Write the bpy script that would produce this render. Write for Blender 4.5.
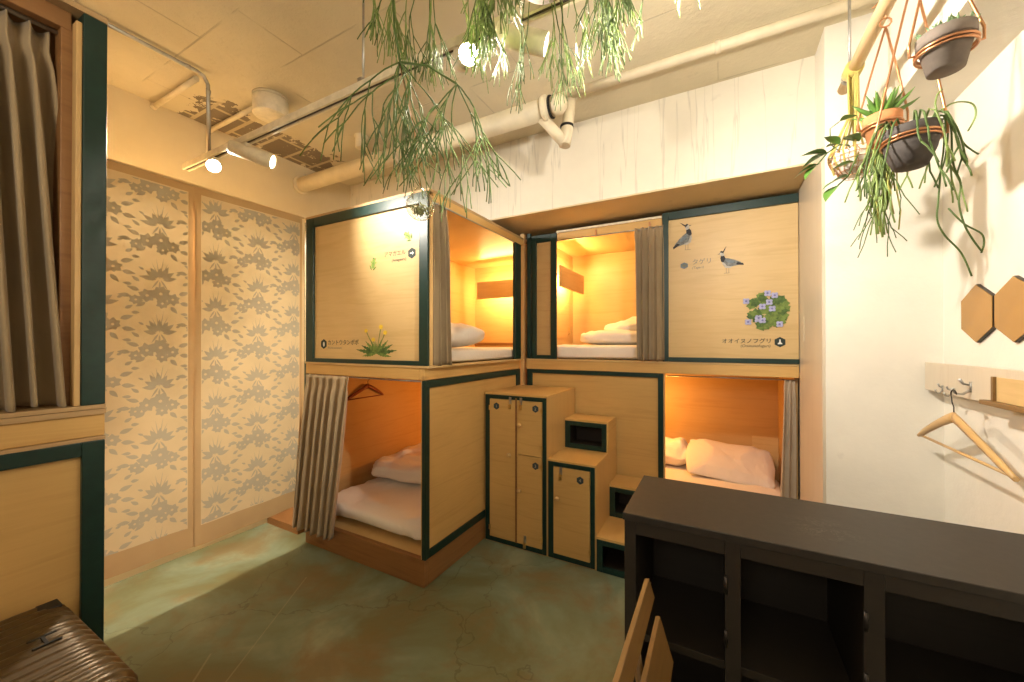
import bpy, bmesh, math, random
from mathutils import Vector, Matrix
random.seed(7)
SC = bpy.context.scene
for o in list(bpy.data.objects):
    bpy.data.objects.remove(o)
COL = SC.collection
R = math.radians

# ------------------------------------------------------------------ camera
cam_data = bpy.data.cameras.new('camera')
cam_data.sensor_width = 36.0
cam_data.lens = 384.65 / 1024 * 36.0
cam_data.clip_start = 0.02
cam = bpy.data.objects.new('camera', cam_data)
COL.objects.link(cam)
cam.location = (0, 0, 1.35)
cam.rotation_euler = (R(90.333), 0, R(28.278))
SC.camera = cam

# ------------------------------------------------------------------ world, exposure
SC.view_settings.view_transform = 'Standard'
SC.view_settings.look = 'None'
SC.view_settings.gamma = 1
SC.view_settings.use_curve_mapping = False
SC.view_settings.exposure = 0.16
world = bpy.data.worlds.new('world')
SC.world = world
world.use_nodes = True
wb = world.node_tree.nodes['Background']
wb.inputs['Color'].default_value = (1.0, 0.78, 0.50, 1)
wb.inputs['Strength'].default_value = 0.06

def light(name, kind, loc, power, color, target=None, parent=None, **kw):
    d = bpy.data.lights.new(name, kind)
    d.energy = power
    d.color = color
    for k, v in kw.items():
        setattr(d, k, v)
    o = bpy.data.objects.new(name, d)
    COL.objects.link(o)
    o.location = loc
    if target is not None:
        o.rotation_euler = (Vector(target) - Vector(loc)).to_track_quat('-Z', 'Y').to_euler()
    if parent is not None:
        o.parent = parent
        o.location = Vector(loc) - WL[parent.name]
    return o

WARM = (1.0, 0.88, 0.70)
# added unseen fill light washing the slab
light('fill_uplight', 'AREA', (-0.2, -1.0, 1.9), 21, WARM, target=(-0.5, 0.3, 2.8), shape='DISK', size=0.8)
# lamp in the closet behind the floral cloth
light('closet_light', 'AREA', (-2.78, 1.0, 2.10), 40, (1.0, 0.86, 0.66), target=(-2.70, 1.0, 0), shape='RECTANGLE', size=0.9, size_y=0.12)
# the light strips in the sleeping berths
LED = (1.0, 0.62, 0.22)

# ------------------------------------------------------------------ node helpers
def new_mat(name):
    m = bpy.data.materials.new(name)
    m.use_nodes = True
    nt = m.node_tree
    return m, nt, nt.nodes['Principled BSDF']

def N(nt, kind, **kw):
    n = nt.nodes.new(kind)
    for k, v in kw.items():
        if k.startswith('i_'):
            n.inputs[k[2:].replace('_', ' ')].default_value = v
        else:
            setattr(n, k, v)
    return n

def L(nt, a, b):
    nt.links.new(a, b)

def ramp(nt, fac, stops):
    r = N(nt, 'ShaderNodeValToRGB')
    el = r.color_ramp.elements
    while len(el) < len(stops):
        el.new(0.5)
    for e, (p, c) in zip(el, stops):
        e.position = p
        e.color = (c[0], c[1], c[2], 1)
    L(nt, fac, r.inputs['Fac'])
    return r.outputs['Color']

def mixc(nt, fac, a, b, mode='MIX'):
    m = N(nt, 'ShaderNodeMix', data_type='RGBA', blend_type=mode)
    for sock, v in ((m.inputs[0], fac), (m.inputs[6], a), (m.inputs[7], b)):
        if isinstance(v, bpy.types.NodeSocket):
            L(nt, v, sock)
        elif isinstance(v, (int, float)):
            sock.default_value = v
        else:
            sock.default_value = (v[0], v[1], v[2], 1)
    return m.outputs[2]

def math_n(nt, op, a, b=None, clamp=False):
    m = N(nt, 'ShaderNodeMath', operation=op, use_clamp=clamp)
    for i, v in enumerate((a, b)):
        if v is None:
            continue
        if isinstance(v, bpy.types.NodeSocket):
            L(nt, v, m.inputs[i])
        else:
            m.inputs[i].default_value = v
    return m.outputs[0]

def coords(nt, scale=(1, 1, 1), world_pos=False, rot=(0, 0, 0), loc=(0, 0, 0)):
    if world_pos:
        src = N(nt, 'ShaderNodeNewGeometry').outputs['Position']
    else:
        src = N(nt, 'ShaderNodeTexCoord').outputs['Object']
    mp = N(nt, 'ShaderNodeMapping')
    mp.inputs['Scale'].default_value = scale
    mp.inputs['Rotation'].default_value = rot
    mp.inputs['Location'].default_value = loc
    L(nt, src, mp.inputs['Vector'])
    return mp.outputs['Vector']

def noise(nt, vec, scale=5, detail=4, rough=0.55, dist=0.0):
    n = N(nt, 'ShaderNodeTexNoise')
    n.inputs['Scale'].default_value = scale
    n.inputs['Detail'].default_value = detail
    n.inputs['Roughness'].default_value = rough
    n.inputs['Distortion'].default_value = dist
    L(nt, vec, n.inputs['Vector'])
    return n.outputs['Fac']

def bump(nt, bsdf, h, strength=0.2, dist=0.01):
    b = N(nt, 'ShaderNodeBump')
    b.inputs['Strength'].default_value = strength
    b.inputs['Distance'].default_value = dist
    L(nt, h, b.inputs['Height'])
    L(nt, b.outputs['Normal'], bsdf.inputs['Normal'])

def wood(name, c1, c2, grain='H', rough=0.5, scale=1.0, knots=False):
    m, nt, bs = new_mat(name)
    sc = {'H': (0.55, 0.55, 9), 'X': (0.55, 9, 9), 'Y': (9, 0.55, 9), 'Z': (9, 9, 0.55)}[grain]
    v = coords(nt, tuple(s * scale for s in sc))
    a = noise(nt, v, 3.2, 5, 0.6, 0.9)
    c = ramp(nt, a, [(0.32, c2), (0.50, c1), (0.66, tuple(0.5 * (p + q) for p, q in zip(c1, c2)))])
    f = noise(nt, v, 24, 3, 0.7, 0.2)
    c = mixc(nt, math_n(nt, 'MULTIPLY', f, 0.35), c, c2)
    big = noise(nt, coords(nt, (1.3, 1.3, 1.3)), 1.7, 2)
    c = mixc(nt, 0.5, c, ramp(nt, big, [(0.3, tuple(x * 0.86 for x in c1)), (0.7, tuple(min(1, x * 1.08) for x in c1))]))
    if knots:
        vo = N(nt, 'ShaderNodeTexVoronoi')
        vo.inputs['Scale'].default_value = 3.2
        sk = {'X': (0.6, 2.4, 2.4), 'Y': (2.4, 0.6, 2.4), 'Z': (2.4, 2.4, 0.6), 'H': (0.6, 0.6, 2.4)}[grain]
        L(nt, coords(nt, sk, loc=(0.3, 0.3, 0.2)), vo.inputs['Vector'])
        k = ramp(nt, vo.outputs['Distance'], [(0.03, (1, 1, 1)), (0.16, (0, 0, 0))])
        c = mixc(nt, math_n(nt, 'MULTIPLY', k, 0.75), c, (c2[0] * 0.35, c2[1] * 0.28, c2[2] * 0.25))
    L(nt, c, bs.inputs['Base Color'])
    bs.inputs['Roughness'].default_value = rough
    bump(nt, bs, f, 0.06, 0.004)
    return m

def plain(name, col, rough=0.5, metal=0.0, var=0.12, nscale=30, bmp=0.05):
    m, nt, bs = new_mat(name)
    v = coords(nt)
    n = noise(nt, v, nscale, 4)
    c = ramp(nt, n, [(0.3, tuple(x * (1 - var) for x in col)), (0.7, tuple(min(1, x * (1 + var)) for x in col))])
    L(nt, c, bs.inputs['Base Color'])
    bs.inputs['Roughness'].default_value = rough
    bs.inputs['Metallic'].default_value = metal
    if bmp:
        bump(nt, bs, n, bmp, 0.004)
    return m

def fabric(name, col, rough=0.9, weave=900, var=0.10, trans=0.0):
    m, nt, bs = new_mat(name)
    v = coords(nt)
    n = noise(nt, v, 5, 4)
    c = ramp(nt, n, [(0.3, tuple(x * (1 - var) for x in col)), (0.7, tuple(min(1, x * (1 + var)) for x in col))])
    L(nt, c, bs.inputs['Base Color'])
    bs.inputs['Roughness'].default_value = rough
    bs.inputs['Sheen Weight'].default_value = 0.2
    w = noise(nt, v, weave, 1)
    bump(nt, bs, w, 0.15, 0.002)
    if trans:
        out = nt.nodes['Material Output']
        tr = N(nt, 'ShaderNodeBsdfTranslucent')
        L(nt, c, tr.inputs['Color'])
        mx = N(nt, 'ShaderNodeMixShader')
        mx.inputs[0].default_value = trans
        L(nt, bs.outputs[0], mx.inputs[1])
        L(nt, tr.outputs[0], mx.inputs[2])
        L(nt, mx.outputs[0], out.inputs['Surface'])
    return m

def linen(name, col):
    m, nt, bs = new_mat(name)
    v = coords(nt)
    bs.inputs['Base Color'].default_value = (*col, 1)
    c = ramp(nt, noise(nt, v, 3, 3), [(0.3, tuple(x * 0.96 for x in col)), (0.7, col)])
    L(nt, c, bs.inputs['Base Color'])
    bs.inputs['Roughness'].default_value = 0.85
    w = noise(nt, v, 9, 4, 0.6, 1.2)
    bump(nt, bs, w, 0.35, 0.02)
    return m

def emit(name, col, strength):
    m, nt, bs = new_mat(name)
    bs.inputs['Base Color'].default_value = (*col, 1)
    bs.inputs['Emission Color'].default_value = (*col, 1)
    bs.inputs['Emission Strength'].default_value = strength
    return m

# ------------------------------------------------------------------ materials
M = {}
M['ply'] = wood('birch_plywood', (0.66, 0.46, 0.21), (0.52, 0.33, 0.12), 'H', 0.45)
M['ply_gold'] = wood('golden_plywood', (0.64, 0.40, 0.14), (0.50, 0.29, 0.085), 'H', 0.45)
M['ply_v'] = wood('birch_plywood_upright', (0.62, 0.40, 0.15), (0.50, 0.29, 0.09), 'Z', 0.45)
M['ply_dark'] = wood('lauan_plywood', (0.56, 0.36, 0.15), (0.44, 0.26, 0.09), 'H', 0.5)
M['pine_x'] = wood('pine_rail', (0.66, 0.41, 0.14), (0.50, 0.27, 0.08), 'X', 0.5, knots=True)
M['pine_y'] = wood('pine_rail_deep', (0.66, 0.41, 0.14), (0.50, 0.27, 0.08), 'Y', 0.5, knots=True)
M['pine_z'] = wood('pine_post', (0.62, 0.40, 0.17), (0.48, 0.27, 0.09), 'Z', 0.5)
M['plinth'] = wood('stained_and_shaded_wood', (0.30, 0.145, 0.05), (0.16, 0.065, 0.02), 'H', 0.5, knots=True)
M['edge'] = wood('plywood_edge', (0.50, 0.33, 0.16), (0.24, 0.13, 0.05), 'H', 0.6, 3)
M['green'] = plain('dark_green_paint', (0.004, 0.027, 0.021), 0.38, 0, 0.15, 40, 0.04)
M['curtain'] = fabric('taupe_curtain_cloth', (0.34, 0.25, 0.145))
M['curtain_pale'] = fabric('pale_curtain_cloth', (0.46, 0.36, 0.25))
M['linen'] = linen('white_linen', (0.84, 0.79, 0.72))
M['noren'] = fabric('cream_noren_cloth', (0.74, 0.58, 0.34), 0.9, 700, 0.06, 0.03)
M['noren_band'] = fabric('tan_noren_band', (0.56, 0.37, 0.18), 0.9, 700, 0.06, 0.03)
M['noren_print'] = fabric('taupe_floral_print', (0.51, 0.44, 0.315), 0.9, 700, 0.06, 0.03)
M['steel'] = plain('galvanised_steel', (0.45, 0.44, 0.42), 0.35, 0.9)
M['dark_steel'] = plain('dark_metal', (0.06, 0.05, 0.045), 0.4, 0.8)
M['brass'] = plain('brass', (0.62, 0.42, 0.16), 0.3, 0.9)
M['copper'] = plain('copper_wire', (0.55, 0.27, 0.13), 0.35, 0.8)
M['cream_metal'] = plain('cream_enamel', (0.74, 0.66, 0.50), 0.4, 0.0)
M['cream_pipe'] = plain('cream_painted_pipe', (0.70, 0.61, 0.44), 0.55, 0.0, 0.08, 12)
M['track_slot'] = plain('track_slot', (0.05, 0.035, 0.02), 0.6)
M['lens'] = emit('lit_lamp_lens', (1.0, 0.90, 0.70), 60)
M['led'] = emit('lit_strip', (1.0, 0.66, 0.25), 5)
M['black_wood'] = wood('black_stained_board', (0.032, 0.025, 0.019), (0.024, 0.018, 0.014), 'X', 0.5)
M['oak'] = wood('oiled_oak', (0.21, 0.115, 0.034), (0.13, 0.065, 0.017), 'Y', 0.45)
M['hanger_wood'] = wood('beech_hanger', (0.62, 0.40, 0.17), (0.50, 0.30, 0.11), 'Y', 0.4)
M['maroon'] = plain('maroon_hanger', (0.22, 0.05, 0.025), 0.4)
M['mirror'] = plain('bronze_mirror', (0.46, 0.24, 0.055), 0.25, 0.35, 0.08, 5, 0)
M['terracotta'] = plain('terracotta', (0.58, 0.25, 0.10), 0.8, 0, 0.15, 25)
M['grey_clay'] = plain('grey_clay', (0.20, 0.16, 0.13), 0.85, 0, 0.2, 20)
M['black_clay'] = plain('charcoal_felt', (0.075, 0.062, 0.055), 0.85, 0, 0.25, 25, 0.3)
M['soil'] = plain('potting_soil', (0.05, 0.03, 0.018), 0.95, 0, 0.4, 80, 0.4)
M['stem'] = plain('rhipsalis_green', (0.085, 0.14, 0.032), 0.7, 0, 0.3, 14, 0)
M['stem_light'] = plain('young_stem_green', (0.20, 0.28, 0.07), 0.45, 0, 0.3, 14, 0)
M['stem_dry'] = plain('dry_stem', (0.36, 0.34, 0.08), 0.6, 0, 0.4, 14, 0)
M['leaf'] = plain('leaf_green', (0.10, 0.21, 0.035), 0.4, 0, 0.35, 9, 0)
M['succulent'] = plain('succulent_green', (0.22, 0.34, 0.17), 0.5, 0, 0.25, 20, 0)
M['moss'] = plain('grey_moss', (0.33, 0.34, 0.17), 0.9, 0, 0.5, 60, 0.5)
M['macrame'] = fabric('yellow_macrame', (0.50, 0.40, 0.10), 0.9, 500, 0.2)
M['pole'] = wood('pale_branch', (0.72, 0.54, 0.30), (0.60, 0.40, 0.20), 'Y', 0.6)
M['liner'] = plain('white_basket_liner', (0.72, 0.66, 0.58), 0.8)
M['suitcase'] = plain('bronze_shell', (0.095, 0.058, 0.02), 0.36, 0.4, 0.12, 8, 0.0)
M['rubber'] = plain('black_rubber', (0.01, 0.009, 0.008), 0.6)
M['ink'] = plain('print_black', (0.02, 0.035, 0.03), 0.7, 0, 0.05, 30, 0)
M['ink_soft'] = plain('print_grey', (0.20, 0.19, 0.15), 0.7, 0, 0.05, 30, 0)
M['ink_blue'] = plain('print_slate_blue', (0.16, 0.20, 0.24), 0.7, 0, 0.2, 30, 0)
M['ink_white'] = plain('print_white', (0.75, 0.75, 0.70), 0.7, 0, 0.05, 30, 0)
M['ink_bird'] = plain('print_feather', (0.19, 0.20, 0.20), 0.7, 0, 0.5, 60, 0)
M['ink_birdblack'] = plain('print_feather_black', (0.025, 0.025, 0.03), 0.7, 0, 0.3, 60, 0)
M['ink_pale'] = plain('print_pale_grey', (0.46, 0.43, 0.38), 0.7, 0, 0.25, 60, 0)
M['plate'] = plain('slate_number_plate', (0.035, 0.055, 0.065), 0.5)
M['dark_inside'] = wood('near_black_inside', (0.035, 0.022, 0.014), (0.02, 0.012, 0.008), 'H', 0.6)  # near-black wood for the insides of the open step boxes
M['ink_leg'] = plain('print_legs', (0.36, 0.25, 0.14), 0.7, 0, 0.1, 30, 0)
M['ink_leaf'] = plain('print_leaf', (0.07, 0.13, 0.028), 0.7, 0, 0.5, 40, 0)
M['ink_leaf2'] = plain('print_leaf_light', (0.15, 0.22, 0.045), 0.7, 0, 0.4, 40, 0)
M['ink_frog'] = plain('print_frog', (0.25, 0.36, 0.07), 0.7, 0, 0.3, 60, 0)
M['ink_yellow'] = plain('print_yellow', (0.80, 0.56, 0.04), 0.7, 0, 0.15, 60, 0)
M['ink_lilac'] = plain('print_lilac', (0.40, 0.40, 0.62), 0.7, 0, 0.2, 60, 0)
M['ink_purple'] = plain('print_purple', (0.17, 0.16, 0.40), 0.7, 0, 0.2, 60, 0)

def glass_mat():
    m, nt, bs = new_mat('thin_glass')
    out = nt.nodes['Material Output']
    tr = N(nt, 'ShaderNodeBsdfTransparent')
    tr.inputs['Color'].default_value = (0.96, 0.96, 0.92, 1)
    gl = N(nt, 'ShaderNodeBsdfGlossy')
    gl.inputs['Roughness'].default_value = 0.03
    fr = N(nt, 'ShaderNodeLayerWeight')
    fr.inputs['Blend'].default_value = 0.35
    f = math_n(nt, 'MULTIPLY', fr.outputs['Facing'], 0.7)
    mx = N(nt, 'ShaderNodeMixShader')
    L(nt, f, mx.inputs[0])
    L(nt, tr.outputs[0], mx.inputs[1])
    L(nt, gl.outputs[0], mx.inputs[2])
    L(nt, mx.outputs[0], out.inputs['Surface'])
    return m
M['glass'] = glass_mat()

def line_mask(nt, p0, p1, w):
    """1 on a thin line between two floor points, by world position."""
    dx, dy = p1[0] - p0[0], p1[1] - p0[1]
    ln = math.hypot(dx, dy)
    a = math.atan2(dy, dx)
    pos = N(nt, 'ShaderNodeNewGeometry').outputs['Position']
    sub = N(nt, 'ShaderNodeVectorMath', operation='SUBTRACT')
    L(nt, pos, sub.inputs[0])
    sub.inputs[1].default_value = (p0[0], p0[1], 0)
    mp = N(nt, 'ShaderNodeVectorRotate', rotation_type='Z_AXIS')
    mp.inputs['Angle'].default_value = -a
    L(nt, sub.outputs[0], mp.inputs['Vector'])
    sx = N(nt, 'ShaderNodeSeparateXYZ')
    L(nt, mp.outputs[0], sx.inputs[0])
    d = math_n(nt, 'ABSOLUTE', sx.outputs[1])
    m1 = math_n(nt, 'LESS_THAN', d, w)
    m2 = math_n(nt, 'GREATER_THAN', sx.outputs[0], 0.0)
    m3 = math_n(nt, 'LESS_THAN', sx.outputs[0], ln)
    return math_n(nt, 'MULTIPLY', math_n(nt, 'MULTIPLY', m1, m2), m3)

def counter_mat():
    m, nt, bs = new_mat('scuffed_black_top')
    v = coords(nt, world_pos=True)
    n = noise(nt, v, 40, 4)
    c = ramp(nt, n, [(0.3, (0.026, 0.021, 0.017)), (0.7, (0.036, 0.029, 0.023))])
    d = N(nt, 'ShaderNodeVectorMath', operation='DISTANCE')
    L(nt, v, d.inputs[0])
    d.inputs[1].default_value = (0.245, 1.31, 0.85)
    near = ramp(nt, d.outputs['Value'], [(0.02, (1, 1, 1)), (0.10, (0, 0, 0))])
    sc = ramp(nt, noise(nt, v, 17, 5, 0.7, 1.5), [(0.50, (0, 0, 0)), (0.53, (1, 1, 1)), (0.56, (0, 0, 0))])
    c = mixc(nt, math_n(nt, 'MULTIPLY', math_n(nt, 'MULTIPLY', near, sc), 0.35), c, (0.20, 0.18, 0.15))
    L(nt, c, bs.inputs['Base Color'])
    bs.inputs['Roughness'].default_value = 0.5
    bump(nt, bs, n, 0.05, 0.003)
    return m

def floor_mat():
    m, nt, bs = new_mat('stained_concrete_floor')
    v = coords(nt, world_pos=True)
    n1 = noise(nt, v, 1.5, 6, 0.6, 0.6)
    c = ramp(nt, n1, [(0.30, (0.17, 0.135, 0.05)), (0.44, (0.15, 0.165, 0.085)), (0.56, (0.19, 0.25, 0.175)), (0.70, (0.31, 0.34, 0.23))])
    n2 = noise(nt, v, 3.1, 5, 0.6, 0.4)
    c = mixc(nt, ramp(nt, n2, [(0.48, (0, 0, 0)), (0.64, (0.75, 0.75, 0.75))]), c, (0.21, 0.145, 0.06))
    n3 = noise(nt, v, 26, 4, 0.6)
    c = mixc(nt, math_n(nt, 'MULTIPLY', n3, 0.25), c, (0.10, 0.095, 0.05))
    vo = N(nt, 'ShaderNodeTexVoronoi', feature='DISTANCE_TO_EDGE')
    vo.inputs['Scale'].default_value = 1.05
    dv = N(nt, 'ShaderNodeVectorMath', operation='ADD')
    L(nt, v, dv.inputs[0])
    nn = N(nt, 'ShaderNodeTexNoise')
    nn.inputs['Scale'].default_value = 3.0
    nn.inputs['Detail'].default_value = 5
    L(nt, v, nn.inputs['Vector'])
    sc = N(nt, 'ShaderNodeVectorMath', operation='SCALE')
    sc.inputs['Scale'].default_value = 0.5
    L(nt, nn.outputs['Color'], sc.inputs[0])
    L(nt, sc.outputs[0], dv.inputs[1])
    L(nt, dv.outputs[0], vo.inputs['Vector'])
    cr = math_n(nt, 'LESS_THAN', vo.outputs['Distance'], 0.0035)
    c = mixc(nt, math_n(nt, 'MULTIPLY', cr, 0.35), c, (0.045, 0.04, 0.02))
    pale = None
    for p0, p1, w in (((-1.95, 0.86), (-1.55, 0.44), 0.004), ((-2.10, 1.40), (-1.63, 0.65), 0.003)):
        k = line_mask(nt, p0, p1, w)
        pale = k if pale is None else math_n(nt, 'MAXIMUM', pale, k)
    c = mixc(nt, math_n(nt, 'MULTIPLY', pale, 0.35), c, (0.40, 0.38, 0.25))
    L(nt, c, bs.inputs['Base Color'])
    rr = N(nt, 'ShaderNodeMapRange')
    rr.inputs['To Min'].default_value = 0.30
    rr.inputs['To Max'].default_value = 0.55
    L(nt, n2, rr.inputs['Value'])
    L(nt, rr.outputs[0], bs.inputs['Roughness'])
    bump(nt, bs, n3, 0.08, 0.004)
    return m

def plaster(name, col, seam=None, rough=0.75, patch=False, streak=False, rb=0.25):
    m, nt, bs = new_mat(name)
    v = coords(nt, world_pos=True)
    n1 = noise(nt, v, 2.2, 5, 0.6)
    c = ramp(nt, n1, [(0.3, tuple(x * 0.92 for x in col)), (0.7, tuple(min(1, x * 1.05) for x in col))])
    n2 = noise(nt, v, 22, 5, 0.65)
    spots = ramp(nt, noise(nt, v, 9, 3, 0.5), [(0.70, (0, 0, 0)), (0.76, (1, 1, 1))])
    c = mixc(nt, math_n(nt, 'MULTIPLY', spots, 0.25), c, tuple(x * 0.6 for x in col))
    h = n2
    if seam:
        b = N(nt, 'ShaderNodeTexBrick')
        b.offset = 0.35
        b.inputs['Scale'].default_value = 1
        b.inputs['Brick Width'].default_value = seam[0]
        b.inputs['Row Height'].default_value = seam[1]
        b.inputs['Mortar Size'].default_value = 0.004
        b.inputs['Mortar Smooth'].default_value = 0.3
        b.inputs['Color1'].default_value = (1, 1, 1, 1)
        b.inputs['Color2'].default_value = (0.9, 0.9, 0.9, 1)
        b.inputs['Mortar'].default_value = (0, 0, 0, 1)
        L(nt, coords(nt, world_pos=True, rot=(0, 0, R(seam[2]))), b.inputs['Vector'])
        broken = ramp(nt, noise(nt, v, 2.6, 2), [(0.46, (0, 0, 0)), (0.56, (1, 1, 1))])
        k = math_n(nt, 'MULTIPLY', math_n(nt, 'SUBTRACT', 1.0, b.outputs['Color'], True), broken)
        c = mixc(nt, math_n(nt, 'MULTIPLY', k, 0.42), c, tuple(x * 0.42 for x in col))
        h = math_n(nt, 'SUBTRACT', n2, k)
    if streak:
        s = noise(nt, coords(nt, (4.5, 4.5, 0.25), world_pos=True), 2.4, 3, 0.6)
        ln = ramp(nt, s, [(0.485, (0, 0, 0)), (0.5, (1, 1, 1)), (0.515, (0, 0, 0))])
        c = mixc(nt, math_n(nt, 'MULTIPLY', ln, 0.38), c, tuple(x * 0.5 for x in col))
        h = math_n(nt, 'SUBTRACT', h, math_n(nt, 'MULTIPLY', ln, 0.6))
    if patch:
        sx = N(nt, 'ShaderNodeSeparateXYZ')
        L(nt, coords(nt, world_pos=True), sx.inputs[0])
        nz = math_n(nt, 'MULTIPLY', math_n(nt, 'SUBTRACT', noise(nt, v, 7, 5, 0.65), 0.5), 0.42)
        x = math_n(nt, 'ADD', sx.outputs[0], nz)
        y = math_n(nt, 'ADD', sx.outputs[1], nz)
        k = math_n(nt, 'LESS_THAN', x, -2.64)
        k = math_n(nt, 'MULTIPLY', k, math_n(nt, 'GREATER_THAN', y, 1.14))
        k = math_n(nt, 'MULTIPLY', k, math_n(nt, 'LESS_THAN', y, 2.08))
        b = N(nt, 'ShaderNodeTexBrick')
        b.inputs['Scale'].default_value = 1
        b.inputs['Brick Width'].default_value = 0.42
        b.inputs['Row Height'].default_value = 0.20
        b.inputs['Mortar Size'].default_value = 0.012
        b.inputs['Color1'].default_value = (0.17, 0.135, 0.09, 1)
        b.inputs['Color2'].default_value = (0.21, 0.17, 0.12, 1)
        b.inputs['Mortar'].default_value = (0.5, 0.42, 0.27, 1)
        L(nt, coords(nt, world_pos=True), b.inputs['Vector'])
        c = mixc(nt, k, c, b.outputs['Color'])
        flk = ramp(nt, noise(nt, v, 13, 4, 0.7, 0.6), [(0.60, (0, 0, 0)), (0.63, (1, 1, 1))])
        c = mixc(nt, math_n(nt, 'MULTIPLY', flk, k), c, col)
        h = math_n(nt, 'SUBTRACT', h, math_n(nt, 'MULTIPLY', k, 1.0))
    L(nt, c, bs.inputs['Base Color'])
    bs.inputs['Roughness'].default_value = rough
    bump(nt, bs, h, rb, 0.008)
    return m

M['floor'] = floor_mat()
M['counter_top'] = counter_mat()
M['ceiling'] = plaster('cream_painted_slab', (0.66, 0.58, 0.41), seam=(0.92, 0.30, 0), patch=True, rb=0.7)
M['wall_left'] = plaster('cream_wall_paint', (0.68, 0.58, 0.39))
M['beam'] = plaster('white_painted_board_marked_concrete', (0.80, 0.74, 0.62), streak=True)
M['wall_right'] = plaster('white_wall_paint', (0.82, 0.77, 0.67))
M['bare'] = plaster('bare_brown_concrete', (0.68, 0.55, 0.34), rough=0.9)
M['reveal'] = wood('pale_veneer', (0.64, 0.55, 0.42), (0.56, 0.46, 0.33), 'Z', 0.35)

# ------------------------------------------------------------------ mesh helpers
WL = {}          # world position of each object's origin

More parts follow.
